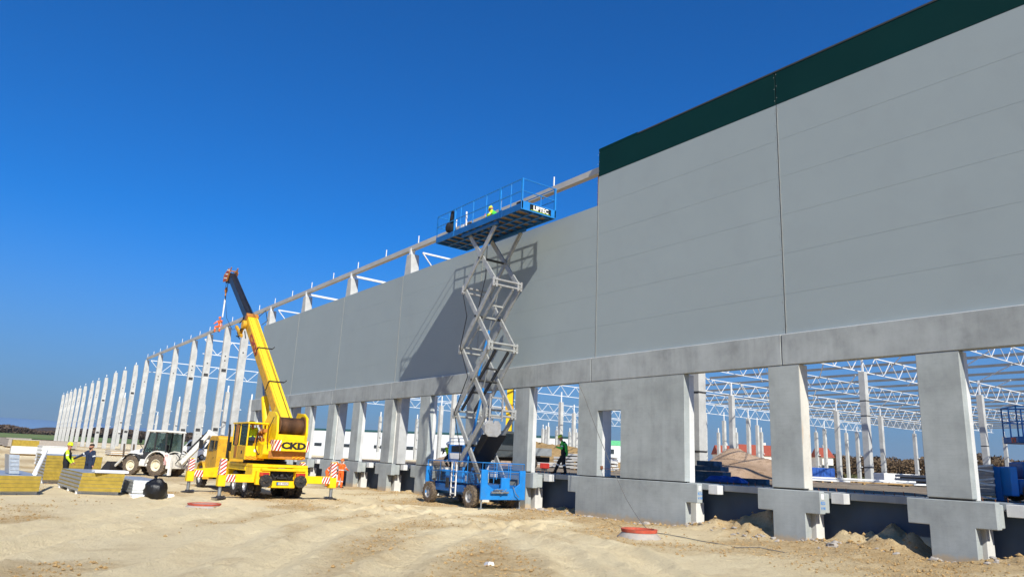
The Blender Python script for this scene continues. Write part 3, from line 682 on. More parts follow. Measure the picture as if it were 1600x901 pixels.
def striped(parent, pts, n, nrm, a='white', b='red', name='warning_plate', th=.012, slant=.5):
    """flat plate p0->p1 (along), p0->p2 (up) with diagonal stripes, standing th proud along nrm"""
    p0, ex, ey = Vector(pts[0]), Vector(pts[1])-Vector(pts[0]), Vector(pts[2])-Vector(pts[0]); nn = Vector(nrm)*th
    o = M(); o.hexa([p0, p0+ex, p0+ex+nn*.5, p0+nn*.5, p0+ey, p0+ex+ey, p0+ex+ey+nn*.5, p0+ey+nn*.5]); pl = o.build(name, a, parent)
    s = M()
    for i in range(-n, n+1):
        u0 = (i)/n; u1 = (i+.5)/n; poly = [(u0, 0), (u1, 0), (u1+slant, 1), (u0+slant, 1)]
        # clip to [0,1]
        def clip(P, k, lo):
            out = []
            for q, r in zip(P, P[1:]+P[:1]):
                iq = (q[0] >= 0) if lo else (q[0] <= 1); ir = (r[0] >= 0) if lo else (r[0] <= 1); e = 0 if lo else 1
                if iq: out.append(q)
                if iq != ir: t = (e-q[0])/(r[0]-q[0]); out.append((e, q[1]+t*(r[1]-q[1])))
            return out
        P = clip(clip(poly, 0, True), 0, False)
        if len(P) > 2:
            k = len(P); V = [p0+ex*q[0]+ey*q[1]+nn*.6 for q in P]+[p0+ex*q[0]+ey*q[1]+nn for q in P]
            s.add(V, [tuple(range(k)), tuple(range(k, 2*k))]+[(j, (j+1) % k, k+(j+1) % k, k+j) for j in range(k)])
    s.build('stripes', b, pl); return pl
# ------------------------------------------------------------ people
def blob(caps, vox, name, smooth=2):
    """tapered limbs fused into one continuous skin; caps: (a, b, ra, rb, material index)"""
    mm = M()
    for (a, b_, ra, rb_, mi) in caps:
        a = Vector(a); b_ = Vector(b_)
        if (b_-a).length < 1e-4: b_ = a+Vector((0,0,.001))
        d = (b_-a).normalized(); L = (b_-a).length; prof = []
        for k in range(5): t = math.pi/2*k/4; prof.append((max(.0008, ra*math.sin(t)), -ra*math.cos(t)))
        for k in range(5): t = math.pi/2*k/4; prof.append((max(.0008, rb_*math.cos(t)), L+rb_*math.sin(t)))
        mm.lathe(a, d, prof, 12)
    me = bpy.data.meshes.new('tmp'); me.from_pydata([tuple(v) for v in mm.v], [], mm.f); me.update()
    o = bpy.data.objects.new('tmp', me); COL.objects.link(o)
    r = o.modifiers.new('r', 'REMESH'); r.mode = 'VOXEL'; r.voxel_size = vox
    s = o.modifiers.new('s', 'SMOOTH'); s.iterations = smooth; s.factor = .5
    dg = bpy.context.evaluated_depsgraph_get(); dg.update(); out = bpy.data.meshes.new_from_object(o.evaluated_get(dg)); bpy.data.objects.remove(o)
    out.name = name; return out
def seg_dist(P, a, b_):
    a = np.array(a); b_ = np.array(b_); ab = b_-a; t = np.clip(((P-a)@ab)/max(1e-9, ab@ab), 0, 1); return np.linalg.norm(P-a-t[:, None]*ab, axis=1)
def person(label, loc, rz, J=None, top='hivis', legs='cloth_navy', sleeve=None, helmet=None, vest=None, hair='hair', group=None, scale=1.0, vox=.017, shoes='boot', bands=True):
    """figure facing +X in its own space; J overrides joint positions"""
    j = dict(pel=(0,0,.96), waist=(0,0,1.10), chest=(.0,0,1.32), neck=(0,0,1.50), head=(.02,0,1.655), look=(1,0,0),
             shL=(0,.19,1.44), shR=(0,-.19,1.44), elL=(-.02,.26,1.15), elR=(-.02,-.26,1.15), wrL=(.08,.25,.91), wrR=(.08,-.25,.91),
             hipL=(0,.095,.93), hipR=(0,-.095,.93), knL=(.03,.11,.51), knR=(.03,-.11,.51), anL=(-.02,.12,.09), anR=(-.02,-.12,.09), toL=(.17,.14,.035), toR=(.17,-.14,.035))
    if J: j.update(J)
    V = {k: Vector(v)*scale for k, v in j.items()}; V['look'] = Vector(j['look']).normalized(); s = scale
    caps = []; reg = []
    def c(a, b_, ra, rb_, mi): caps.append((a, b_, ra*s, rb_*s, mi))
    sd = (V['shL']-V['shR']).normalized(); fwd = V['look']
    for k in (-1, 1):
        c(V['pel']+sd*.06*k*s, V['waist']+sd*.06*k*s, .138, .13, 1); c(V['waist']+sd*.07*k*s, V['chest']+sd*.09*k*s, .13, .142, 0)
        c(V['chest']+sd*.08*k*s, V['shL' if k > 0 else 'shR']+sd*(-.05*k*s), .125, .075, 0)
    c(V['neck']-(V['neck']-V['chest'])*.25, V['neck']+(V['head']-V['neck'])*.45, .062, .056, 3)
    for q in 'LR':
        c(V['sh'+q], V['el'+q], .074, .058, 2); c(V['el'+q], V['wr'+q], .056, .042, 2)
        c(V['hip'+q], V['kn'+q], .112, .085, 1); c(V['kn'+q], V['an'+q], .082, .066, 1)
        c(V['an'+q], V['an'+q]+Vector((0,0,-.03)), .055, .05, 4); c(V['an'+q]+Vector((0,0,-.03*s)), V['to'+q], .05, .042, 4)
        # hand: palm, four fingers, thumb
        d = (V['wr'+q]-V['el'+q]).normalized(); sidev = d.cross(fwd if abs(d.dot(fwd)) < .9 else Vector((0,0,1))).normalized()*(1 if q == 'L' else -1)
        palm = V['wr'+q]+d*.07*s; c(V['wr'+q], palm, .03, .034, 3); pn = sidev.cross(d).normalized()
        for i, (o_, L) in enumerate(((-.028, .062), (-.010, .075), (.010, .07), (.028, .055))):
            b0 = palm+pn*o_*s; k1 = b0+(d*.8+sidev*-.35).normalized()*L*.55*s; k2 = k1+(d*.5+sidev*-.8).normalized()*L*.5*s
            c(b0, k1, .0105, .0098, 3); c(k1, k2, .0098, .0085, 3)
        tb = V['wr'+q]+d*.03*s+pn*-.03*s; c(tb, tb+(d*.6-pn*.8).normalized()*.055*s, .013, .010, 3)
    hd = V['head']; upv = (hd-V['neck']).normalized(); f2 = (fwd-upv*fwd.dot(upv)).normalized(); lr = upv.cross(f2)
    c(hd+upv*.03*s-f2*.015*s, hd+upv*.03*s-f2*.0*s, .098, .095, 3); c(hd+f2*.03*s-upv*.01*s, hd+f2*.045*s-upv*.07*s, .072, .045, 3)
    c(hd+f2*.092*s+upv*.01*s, hd+f2*.115*s-upv*.02*s, .012, .016, 3)
    for k in (-1, 1): c(hd+lr*.095*k*s+upv*.0, hd+lr*.1*k*s+upv*.03*s, .014, .018, 3)
    me = blob(caps, vox*s, 'body')
    n = len(me.polygons); P = np.empty(n*3); me.polygons.foreach_get('center', P); P = P.reshape(-1, 3)
    best = np.full(n, 1e9); mi = np.zeros(n, int)
    for (a, b_, ra, rb_, m_) in caps:
        dd = seg_dist(P, a, b_)-(ra+rb_)/2; k = dd < best; best[k] = dd[k]; mi[k] = m_
    if bands:
        for q in 'LR':
            for a, b_, lo, hi, mm_ in ((V['kn'+q], V['an'+q], .2, .34, 1), (V['sh'+q], V['el'+q], .55, .72, 2)):
                a_ = np.array(a); ab = np.array(b_)-a_; tt_ = ((P-a_)@ab)/(ab@ab); near_ = np.linalg.norm(P-a_-np.clip(tt_, 0, 1)[:, None]*ab, axis=1) < .12*s
                mi[(tt_ > lo) & (tt_ < hi) & near_ & (mi == mm_)] = 5
    for q in [top, legs, sleeve or top, 'skin', shoes, 'reflective']: me.materials.append(MATS[q])
    me.polygons.foreach_set('material_index', mi.astype(np.int32)); me.polygons.foreach_set('use_smooth', [True]*n)
    t = thing('person', label, 'person', loc, rz, group, local=True)
    o = bpy.data.objects.new('body', me); COL.objects.link(o); o.parent = t
    ey = M()
    for k in (-1, 1): ey.ball(tuple(hd+f2*.088*s+lr*.033*k*s+upv*.015*s), .011*s, 0, 6, 4)
    ey.build('eyes', 'black', t)
    rot = Matrix.Identity(4)
    for i in range(3): rot[i][0] = f2[i]; rot[i][1] = lr[i]; rot[i][2] = upv[i]; rot[i][3] = (hd+upv*.045*s)[i]
    if helmet:
        m = M().lathe((0,0,0), (0,0,1), [(.118*s, 0), (.121*s, .02*s), (.112*s, .065*s), (.085*s, .10*s), (.04*s, .12*s), (.004, .125*s)], 18)
        m.box(.09*s, .165*s, -.07*s, .07*s, -.002*s, .008*s); m.box(-.1*s, .09*s, -.012*s, .012*s, .10*s, .132*s)
        m.build('helmet', helmet, t, smooth=True, xf=rot)
    else:
        M().lathe((-.018*s,0,.0), (0,0,1), [(.098*s, -.01*s), (.106*s, .02*s), (.092*s, .062*s), (.05*s, .088*s), (.004, .094*s)], 16).build('hair', hair, t, smooth=True, xf=rot)
    if vest:
        w = []; 
        for k in (-1, 1):
            w.append((V['pel']*.25+V['waist']*.75+sd*.07*k*s, V['chest']+sd*.085*k*s, .134*s, .142*s, 0)); w.append((V['chest']+sd*.08*k*s, V['sh'+('L' if k > 0 else 'R')]-sd*(.075*k*s), .136*s, .075*s, 0))
        vm = blob(w, .02*s, 'vest'); vm.materials.append(MATS[vest]); vm.materials.append(MATS['reflective'])
        n = len(vm.polygons); P = np.empty(n*3); vm.polygons.foreach_get('center', P); P = P.reshape(-1, 3)
        ax3 = np.array((V['chest']-V['waist']).normalized()); h = (P-np.array(V['waist']))@ax3
        mi = ((np.abs(h-.02*s) < .028*s)).astype(np.int32); vm.polygons.foreach_set('material_index', mi); vm.polygons.foreach_set('use_smooth', [True]*n)
        vo = bpy.data.objects.new('vest', vm); COL.objects.link(vo); vo.parent = t
    return t
# ------------------------------------------------------------ truck crane
cr = thing('truck_crane', 'yellow truck mounted crane on striped outriggers with its boom raised', 'crane truck', (-36.5, 11.9, 0))
M().box(-43.5, -33.5, 11.45, 11.65, .72, 1.12).box(-43.5, -33.5, 12.25, 12.45, .72, 1.12).box(-36.5, -33.4, 11.66, 12.24, .75, 1.05).build('chassis', 'dark', cr, bevel=.01)
o = M().box(-38.3, -33.35, 10.62, 13.18, 1.36, 1.50).box(-34.3, -33.3, 10.62, 11.3, .86, 1.355).box(-34.3, -33.3, 12.5, 13.18, .86, 1.355).box(-38.4, -37.1, 10.7, 11.3, .9, 1.35).build('deck', 'yellow', cr, bevel=.02)
M().box(-37.05, -34.35, 10.6, 10.64, 1.18, 1.355).build('mudguard', 'yellow', cr)
# rear frame: hood over the tow gear, bumper, lights and hose reels
rb = M().prism([(10.75, .62), (11.30, .62), (11.36, .80), (11.36, 1.22), (12.5, 1.22), (12.5, .80), (12.6, .62), (13.1, .62), (13.1, 1.05), (12.95, 1.34), (10.95, 1.34), (10.75, 1.05)], 'x', -33.29, -33.05)
rb = M().box(-33.29, -33.05, 10.75, 11.34, .62, 1.22).box(-33.29, -33.05, 12.52, 13.1, .62, 1.22).box(-33.29, -33.0, 10.95, 12.95, 1.221, 1.34).box(-33.29, -33.03, 11.341, 12.519, .50, .80).build('rear_frame', 'yellow', cr, bevel=.02)
M().box(-33.4, -33.295, 11.35, 12.5, .82, 1.2).build('tow_bay', 'black', cr)
hk = M().ball((-33.2, 11.93, 1.02), .09).box(-33.35, -33.15, 11.7, 12.16, .9, .95); hk.path([(-33.2,11.45,1.1),(-33.1,11.6,.92),(-33.15,11.75,1.05)], .02); hk.path([(-33.2,12.1,1.12),(-33.08,12.25,.95),(-33.15,12.4,1.08)], .02); hk.build('tow_hitch', 'dark', cr, smooth=True)
for y in (11.12, 12.78): 
    l = M().box(-33.045, -32.96, y-.26, y+.16, 1.0, 1.16).build('tail_light', 'red', cr); M().box(-32.958, -32.95, y-.25, y-.12, 1.02, 1.14).build('lens', 'stripe_orange', l)
for y in (11.14, 12.72):
    t_ = M().lathe((-33.04, y, .80), (1,0,0), [(.09, 0), (.27, .02), (.28, .05), (.27, .08), (.12, .10), (.12, .15), (.27, .16), (.27, .20), (.10, .21), (.06, .26)], 20)
    for i in range(6):
        a = i*math.pi/3; t_.bar((-32.835, y+.1*math.cos(a), .8+.1*math.sin(a)), (-32.835, y+.27*math.cos(a), .8+.27*math.sin(a)), .03, .03)
    t_.build('hose_reel', 'tyre', cr, smooth=True)
pl = M().box(-33.028, -33.01, 11.66, 12.22, .62, .76).build('number_plate', 'black', cr)
M().box(-33.009, -33.004, 11.68, 12.20, .635, .745).build('plate_face', 'white', pl); M().box(-33.003, -33.0, 11.68, 11.74, .635, .745).build('plate_band', 'lift_blue', pl)
text('DS 445EZ', .105, 'black', pl, frame((-33.001, 11.97, .69), (0,1,0), (1,0,0)), .002, .001)
# outriggers
def outrigger(x, y, inner_y, beam_z=(.70, 1.04), tall=1.70, slope=0):
    s = 1 if y > inner_y else -1
    bm_ = M().hexa([(x-.14, min(y, inner_y), beam_z[0]), (x+.14, min(y, inner_y), beam_z[0]), (x+.14, max(y, inner_y), beam_z[0]), (x-.14, max(y, inner_y), beam_z[0]),
                    (x-.14, min(y, inner_y), beam_z[1]), (x+.14, min(y, inner_y), beam_z[1]), (x+.14, max(y, inner_y), beam_z[1]), (x-.14, max(y, inner_y), beam_z[1])])
    if slope:  # beam deepens towards the chassis
        for i in range(len(bm_.v)):
            p = bm_.v[i]
            if abs(p[1]-inner_y) < .01 and p[2] > .9: bm_.v[i] = (p[0], p[1], p[2]+slope)
    b_ = bm_.build('outrigger_beam', 'yellow', cr, bevel=.015)
    lg = M().box(x-.17, x+.17, y-.16, y+.16, .52, .98).hexa([(x-.15,y-.14,.981),(x+.15,y-.14,.981),(x+.15,y+.14,.981),(x-.15,y+.14,.981),(x-.10,y-.10,tall),(x+.10,y-.10,tall),(x+.10,y+.10,tall),(x-.10,y+.10,tall)]).build('outrigger_leg', 'yellow', cr, bevel=.012)
    M().tube((x, y, .08), (x, y, .52), .075, None, 14).build('ram', 'galv', lg, smooth=True)
    M().lathe((x, y, .015), (0,0,1), [(.30, 0), (.31, .03), (.12, .07), (.10, .12)], 18).build('foot_plate', 'dark', lg, smooth=True)
    striped(lg, [(x+.152, y-.12, 1.0), (x+.112, y-.12, tall-.03), (x+.152, y+.12, 1.0)], 4, (1,0,.05), name='striped_sleeve', slant=.3)
    striped(lg, [(x-.13, y-.142, 1.0), (x-.13, y-.105, tall-.03), (x+.13, y-.142, 1.0)], 4, (0,-1,.05), name='striped_sleeve', slant=.3)
    a0, a1 = (y+.17, y+.55) if s < 0 else (y-.55, y-.17)
    striped(b_, [(x+.142, a0, beam_z[0]+.02), (x+.142, a1, beam_z[0]+.02), (x+.142, a0, beam_z[1]-.02)], 3, (1,0,0), slant=.3)
    return b_
outrigger(-33.42, 9.36, 10.75); outrigger(-33.42, 14.45, 13.1); outrigger(-37.75, 9.1, 11.4, (.72, 1.06), 1.6, .28); outrigger(-37.75, 14.6, 12.5, (.72, 1.06), 1.6, .28)
# wheels
for x in (-34.25, -35.85):
    for y, sd_ in ((10.78, -1), (11.12, 1), (12.7, -1), (13.04, 1)): wheel(cr, (x, y, .57), .57, .30, side=sd_, rim='rim_grey')
for y, sd_ in ((10.8, -1), (13.0, 1)): wheel(cr, (-42.15, y, .57), .57, .32, side=sd_, rim='rim_grey')
for x in (-34.25, -35.85, -42.15): M().tube((x, 10.8, .57), (x, 13.0, .57), .11, None, 10).build('axle', 'dark', cr, smooth=True)
M().box(-38.3, -37.9, 11.0, 13.0, 1.1, 1.35).box(-40.0, -38.4, 10.75, 11.35, .62, 1.1).build('tank', 'dark', cr, bevel=.03)
# driver's cab with snub bonnet
cb = M().prism([(-41.65, 1.02), (-39.60, 1.02), (-39.60, 2.62), (-39.75, 2.74), (-41.20, 2.74), (-41.37, 2.62), (-41.65, 1.95)], 'y', 10.72, 13.08).build('driver_cab', 'yellow_old', cr, bevel=.05)
M().prism([(-41.25, 1.95), (-40.35, 1.95), (-40.35, 2.5), (-41.10, 2.5)], 'y', 10.70, 10.716).build('side_window', 'glass_dark', cb)
M().prism([(-40.17, 2.02), (-39.77, 2.02), (-39.77, 2.48), (-40.17, 2.48)], 'y', 10.70, 10.716).build('side_window', 'glass_dark', cb)
M().hexa([(-41.66, 10.9, 1.98), (-41.66, 12.9, 1.98), (-41.64, 12.9, 1.98), (-41.64, 10.9, 1.98), (-41.42, 10.9, 2.56), (-41.42, 12.9, 2.56), (-41.40, 12.9, 2.56), (-41.40, 10.9, 2.56)]).build('windscreen', 'glass_dark', cb)
for yy in (11.2, 12.2): M().box(-39.60, -39.58, yy, yy+.5, 2.0, 2.45).build('rear_window', 'glass_dark', cb)
M().box(-40.20, -40.13, 10.69, 10.71, 1.6, 1.64).build('handle', 'black', cb)
M().prism([(-43.45, 1.0), (-41.67, 1.0), (-41.67, 1.92), (-43.15, 1.72), (-43.45, 1.5)], 'y', 11.15, 12.65).build('bonnet', 'yellow_old', cr, bevel=.06)
for y0, y1 in ((10.62, 11.14), (12.66, 13.18)):
    m = M(); pts = [(-42.15+.78*math.cos(a), .6+.80*math.sin(a)) for a in np.linspace(math.radians(-8), math.radians(188), 12)]; pin = [(-42.15+.72*math.cos(a), .6+.74*math.sin(a)) for a in np.linspace(math.radians(-8), math.radians(188), 12)]
    for i in range(11): m.hexa([(pin[i][0], y0, pin[i][1]), (pin[i][0], y1, pin[i][1]), (pin[i+1][0], y1, pin[i+1][1]), (pin[i+1][0], y0, pin[i+1][1]), (pts[i][0], y0, pts[i][1]), (pts[i][0], y1, pts[i][1]), (pts[i+1][0], y1, pts[i+1][1]), (pts[i+1][0], y0, pts[i+1][1])])
    m.build('fender', 'yellow_old', cr)
M().box(-43.77, -43.55, 10.8, 13.0, .62, .86).build('front_bumper', 'dark', cr, bevel=.02)
for y in (11.0, 12.8): M().lathe((-43.50, y, 1.22), (-1,0,0), [(.05, -.1), (.11, 0), (.12, .03)], 14).build('headlight', 'white', cr, smooth=True)
M().tube((-37.95, 10.75, 1.5), (-37.95, 10.75, 3.0), .055, None, 10).tube((-37.95, 10.75, 2.99), (-38.12, 10.75, 3.28), .055, None, 10).build('exhaust_stack', 'black', cr, smooth=True)
M().path([(-41.45,10.6,1.9),(-41.55,10.35,2.1),(-41.55,10.35,2.4)], .015).box(-41.59, -41.53, 10.26, 10.46, 2.05, 2.5).build('mirror', 'black', cr)
# slewing ring and revolving superstructure
M().lathe((-35.6, 11.9, 1.5), (0,0,1), [(1.0, 0), (1.0, .13), (.9, .14), (.9, .24)], 32).build('slewing_ring', 'black', cr, smooth=True)
su = M().prism([(-37.3, 1.74), (-33.45, 1.74), (-33.2, 1.95), (-33.2, 2.36), (-34.0, 2.5), (-37.3, 2.1)], 'y', 10.95, 12.95).build('superstructure', 'yellow', cr, bevel=.03)
M().box(-33.195, -33.17, 11.2, 12.92, 1.78, 2.10).build('rear_panel', 'ochre', cr)
striped(cr, [(-33.165, 12.3, 1.80), (-33.165, 12.9, 1.80), (-33.165, 12.3, 1.94)], 3, (1,0,0), a='yellow', b='stripe_orange')
# counterweight with lettering
cw = M().box(-33.4, -32.86, 11.3, 12.92, 2.105, 2.60).build('counterweight', 'yellow', cr, bevel=.025)
striped(cw, [(-32.858, 11.31, 2.12), (-32.858, 11.62, 2.12), (-32.858, 11.31, 2.585)], 2, (1,0,0), slant=.6)
striped(cw, [(-32.858, 12.80, 2.12), (-32.858, 12.91, 2.12), (-32.858, 12.80, 2.585)], 1, (1,0,0), slant=.6)
striped(cw, [(-33.38, 11.298, 2.12), (-32.88, 11.298, 2.12), (-33.38, 11.298, 2.585)], 2, (0,-1,0), slant=.6)
text('CKD', .40, 'black', cw, frame((-32.855, 12.2, 2.345), (0,1.25,0), (1,0,0))@Matrix.Diagonal((1.35,1,1,1)), .022, .006)
# winch drum in its side plates
for y in (11.42, 12.80): M().prism([(-34.3, 2.4), (-33.0, 2.61), (-32.95, 2.95), (-33.1, 3.65), (-33.5, 3.85), (-34.3, 3.9), (-34.8, 3.3)], 'y', y-.05, y+.05).build('side_plate', 'yellow', cr, bevel=.01)
M().box(-33.3, -33.0, 11.48, 12.74, 2.605, 2.85).build('drum_cradle', 'yellow', cr, bevel=.01)
dr = M().lathe((-33.42, 11.50, 3.24), (0,1,0), [(.10, 0), (.47, .01), (.47, .05), (.36, .06), (.38, .3), (.36, .6), (.38, .9), (.37, 1.16), (.47, 1.17), (.47, 1.21), (.1, 1.22)], 30).build('winch_drum', 'drum_brown', cr, smooth=True)
tt = M()
for i in range(26): tt.lathe((-33.42, 11.60+i*.043, 3.24), (0,1,0), [(.37, 0), (.392, .012), (.37, .024)], 24)
tt.build('wound_rope', 'boom_black', dr, smooth=True)
jm = M(); R1 = random.Random(9)
for i in range(16):
    a = Vector((R1.uniform(-34.9, -33.9), R1.uniform(11.0, 11.4), R1.uniform(2.2, 3.1))); b_ = a+Vector((R1.uniform(-.5,.5), R1.uniform(-.15,.1), R1.uniform(-.5,.5))); c2 = b_+Vector((R1.uniform(-.4,.4), 0, R1.uniform(-.4,.2)))
    jm.path([a, b_, c2], .022, 6)
for i in range(6): jm.box(*(lambda x, y, z: (x, x+.22, y, y+.16, z, z+.16))(R1.uniform(-34.9, -34.0), R1.uniform(11.05, 11.25), R1.uniform(2.2, 3.0)))
jm.build('hydraulic_hoses', 'ochre', cr)
hm = M().path([(-34.1,10.95,2.5),(-33.9,10.85,2.9),(-34.0,10.85,2.2),(-33.7,10.9,1.9),(-33.5,11.1,2.1)], .025); hm.path([(-33.3,11.3,3.6),(-33.0,11.0,3.0),(-33.1,11.1,2.2)], .02); hm.build('hose', 'black', cr)
# operator's cab
oc = thing_part = M()
cx0, cx1, cy0, cy1, cz0, cz1 = -36.25, -34.0, 10.42, 11.3, 1.66, 3.34
oc.box(cx0, cx1, cy0, cy1, cz0, cz0+.62)
for x in (cx0, cx1-.07):
    for y in (cy0, cy1-.06): oc.box(x, x+.07, y, y+.06, cz0+.621, cz1-.07)
oc.box(-35.2, -35.12, cy0, cy0+.05, cz0+.621, cz1-.07).box(cx0-.05, cx1+.04, cy0-.04, cy1+.03, cz1-.069, cz1)
oc = oc.build('operator_cab', 'yellow', cr, bevel=.012)
M().box(cx0+.08, -35.21, cy0+.02, cy0+.03, cz0+.64, cz1-.09).box(-35.11, cx1-.08, cy0+.02, cy0+.03, cz0+.64, cz1-.09).build('side_window', 'glass', oc)
M().box(cx0+.0, cx0+.01, cy0+.08, cy1-.08, cz0+.64, cz1-.09).build('front_window', 'glass', oc)
M().box(-35.18, -34.1, cy0-.012, cy0-.002, cz0+.05, cz0+.6).build('door', 'yellow_old', oc)
M().box(-35.75, -35.35, cy0-.02, cy0-.003, cz0+.65, cz1-.1).box(-35.7, -35.3, cy0-.012, cy0-.002, cz0+.05, cz0+.6).build('sliding_frame', 'ochre', oc)
M().box(-34.6, -34.45, cy0-.02, cy0-.013, cz0+.25, cz0+.4).build('badge', 'black', oc)
M().box(-35.25, -34.75, 10.62, 11.1, cz0+.621, cz0+.72).box(-34.78, -34.72, 10.65, 11.1, cz0+.72, cz0+1.0).build('seat', 'black', oc)
M().tube((-35.3, 10.9, cz1), (-35.3, 10.9, cz1+.09), .07, None, 12).build('beacon', 'dark', oc, smooth=True)
striped(oc, [(cx1+.004, cy0+.02, cz0+.02), (cx1+.004, cy1-.02, cz0+.02), (cx1+.004, cy0+.02, cz0+.17)], 4, (1,0,0), a='yellow', b='stripe_orange')
M().lathe((cx1+.002, 10.85, cz0+.42), (1,0,0), [(.07, 0), (.07, .008)], 14).build('badge', 'white', oc)
# boom: foot, outer section, inner section, head
p0 = Vector((-33.75, 12.02, 3.30)); p1 = Vector((-41.15, 12.02, 9.10)); p2 = Vector((-46.5, 12.02, 12.72)); dB = (p1-p0).normalized(); uB = dB.cross(Vector((0,1,0))).normalized()
if uB.z < 0: uB = -uB
bo = M().bar(p0, p1, .56, .66, upv=tuple(uB)).build('boom', 'boom_yellow', cr, bevel=.03)
M().bar(p0+Vector((0,-.29,0))+dB*1.2, p1+Vector((0,-.29,0))-dB*.5, .02, .46, upv=tuple(uB)).build('boom_side', 'yellow_old', bo)
for yy in (-.2, .12): M().bar(p0+uB*.335+Vector((0,yy,0))+dB*.8, p1+uB*.335+Vector((0,yy,0)), .03, .015, upv=tuple(uB)).build('boom_seam', 'yellow_old', bo)
for k in (3.0, 6.1):
    q = p0+dB*k; M().bar(q+Vector((0,-.31,0))+uB*.36, q+Vector((0,.45,0))+uB*.36, .06, .04, upv=tuple(uB)).bar(q+Vector((0,-.31,0))+uB*.36, q+Vector((0,-.31,0))-uB*.2, .05, .04).bar(q+Vector((0,.45,0))+uB*.36, q+Vector((0,.5,0))+uB*.56-dB*.1, .03).build('rope_guide', 'dark', bo)
d2 = (p2-p1).normalized()
bi = M().bar(p1-dB*.3, p2, .40, .44, upv=tuple(uB)).build('boom_extension', 'boom_black', cr, bevel=.02)
for yy in (-.13, .13): M().bar(p1+uB*.225+Vector((0,yy,0)), p2+uB*.225+Vector((0,yy,0)), .05, .03, upv=tuple(uB)).build('boom_rail', 'boom_black', bi)
cl = M().bar(p1-dB*.05, p1+dB*.28, .66, .78, upv=tuple(uB)); cl.bar(p1-dB*.6+uB*-.46, p1+dB*.4+uB*-.46, .2, .14, upv=tuple(uB))
cl.build('boom_collar', 'ochre', bo, bevel=.02)
# sheave bracket and rope guard beside the collar
q = p1-dB*.2+Vector((0,-.42,0)); m = M(); m.tube(q+Vector((0,-.1,-.1)), q+Vector((0,.1,-.1)), .24, None, 16); m.bar(q-uB*.7-dB*.3, q-uB*.95+dB*1.15, .14, .16); m.bar(q-uB*.3, q-uB*.9, .16, .1); m.build('side_bracket', 'yellow_old', bo, bevel=.01)
m = M()
for i in range(7): a = q-uB*R1.uniform(-.2,.9)+dB*R1.uniform(-.9,.5)+Vector((0,R1.uniform(-.1,.1),0)); m.path([a, a+Vector((R1.uniform(-.3,.3),-.1,R1.uniform(-.3,.3))), a+Vector((R1.uniform(-.3,.3),0,R1.uniform(-.4,.2)))], .028)
m.path([p1+uB*.4+Vector((0,.3,0)), p1+uB*.8+dB*.1+Vector((0,.6,.0)), p1+uB*.6-dB*.7+Vector((0,.6,0)), p1+uB*.4-dB*.9+Vector((0,.3,0))], .02)
m.build('boom_hoses', 'black', bo)
# head with sheaves and striped plates
hd_ = M()
for yy in (-.25, .25):
    P_ = [p2+uB*.35-d2*.2, p2-uB*.3-d2*.2, p2-uB*.55+d2*.35-Vector((.35,0,0)), p2-uB*.1+d2*.5-Vector((.45,0,0)), p2+uB*.4+d2*.3]
    V_ = [v+Vector((0,yy-.02,0)) for v in P_]+[v+Vector((0,yy+.02,0)) for v in P_]; hd_.add(V_, [(0,1,2,3,4),(9,8,7,6,5)]+[(i, (i+1) % 5, 5+(i+1) % 5, 5+i) for i in range(5)])
hd_.box(p2.x-.05, p2.x+.05, p2.y-.25, p2.y+.25, p2.z+.3, p2.z+.36); hd_.bar(p2+uB*.35-Vector((0,.2,0)), p2+uB*.62-Vector((0,.2,0)), .06).bar(p2+uB*.35+Vector((0,.2,0)), p2+uB*.62+Vector((0,.2,0)), .06)
hd_ = hd_.build('boom_head', 'ochre', cr, bevel=.006)
m = M()
for yy in (-.275, .275):
    for k in range(3):
        a = p2-uB*(.30-.28*k)+Vector((-.05,yy,0)); m.bar(a, a+Vector((-.62+.06*k, 0, .10)), .012, .085)
m.build('head_stripes', 'red', hd_)
m = M()
for yy in (-.275, .275):
    for k in range(3):
        a = p2-uB*(.17-.28*k)+Vector((-.05,yy,0)); m.bar(a, a+Vector((-.58+.06*k, 0, .10)), .012, .07)
m.build('head_stripes', 'white', hd_)
m = M()
for yy in (-.15, 0, .15): m.lathe(p2-uB*.18+d2*.1+Vector((-.3,yy-.03,-.1)), (0,1,0), [(.06,0),(.2,.0),(.2,.06),(.06,.06)], 18)
m.build('sheaves', 'dark', hd_, smooth=True)
hx = -47.35; hy = 12.0
m = M()
for yy in (-.06, .06): m.tube((hx, hy+yy, 12.75), (hx, hy+yy, 12.1), .012, None, 5)
m.path([tuple(p2+uB*.3), tuple(p1+uB*.62-dB*1), (-33.5, 12.1, 3.62)], .011)
m.build('hoist_rope', 'black', cr)
hb = M().ball((hx, hy, 11.95), .17, sc=(.8,.55,1.25)).tube((hx, hy, 11.75), (hx, hy, 11.58), .045, None, 8).build('hook_block', 'ochre', cr, smooth=True)
hp = [(hx+.11*math.cos(a), hy, 11.42+.11*math.sin(a)) for a in np.linspace(math.radians(95), math.radians(-150), 9)]
M().path(hp, .032).tube((hx, hy, 11.6), (hx, hy, 11.5), .04, None, 8).build('hook', 'dark', hb, smooth=True)
tag(M().hexa([(hx-.03,hy-.03,10.2),(hx+.03,hy-.03,10.2),(hx+.03,hy+.03,10.2),(hx-.03,hy+.03,10.2),(hx-.08,hy-.03,11.38),(hx+.08,hy-.03,11.38),(hx+.08,hy+.03,11.38),(hx-.08,hy+.03,11.38)]).build('lifting_sling', 'strap_white'), 'white lifting sling hanging from the hook of the yellow crane', 'sling')
M().path([(-46.9,11.9,12.4),(-46.6,11.85,11.2),(-45.6,11.8,9.9),(-43.6,11.7,8.9),(-42.1,11.65,8.8)], .012).build('limit_cable', 'black', cr)
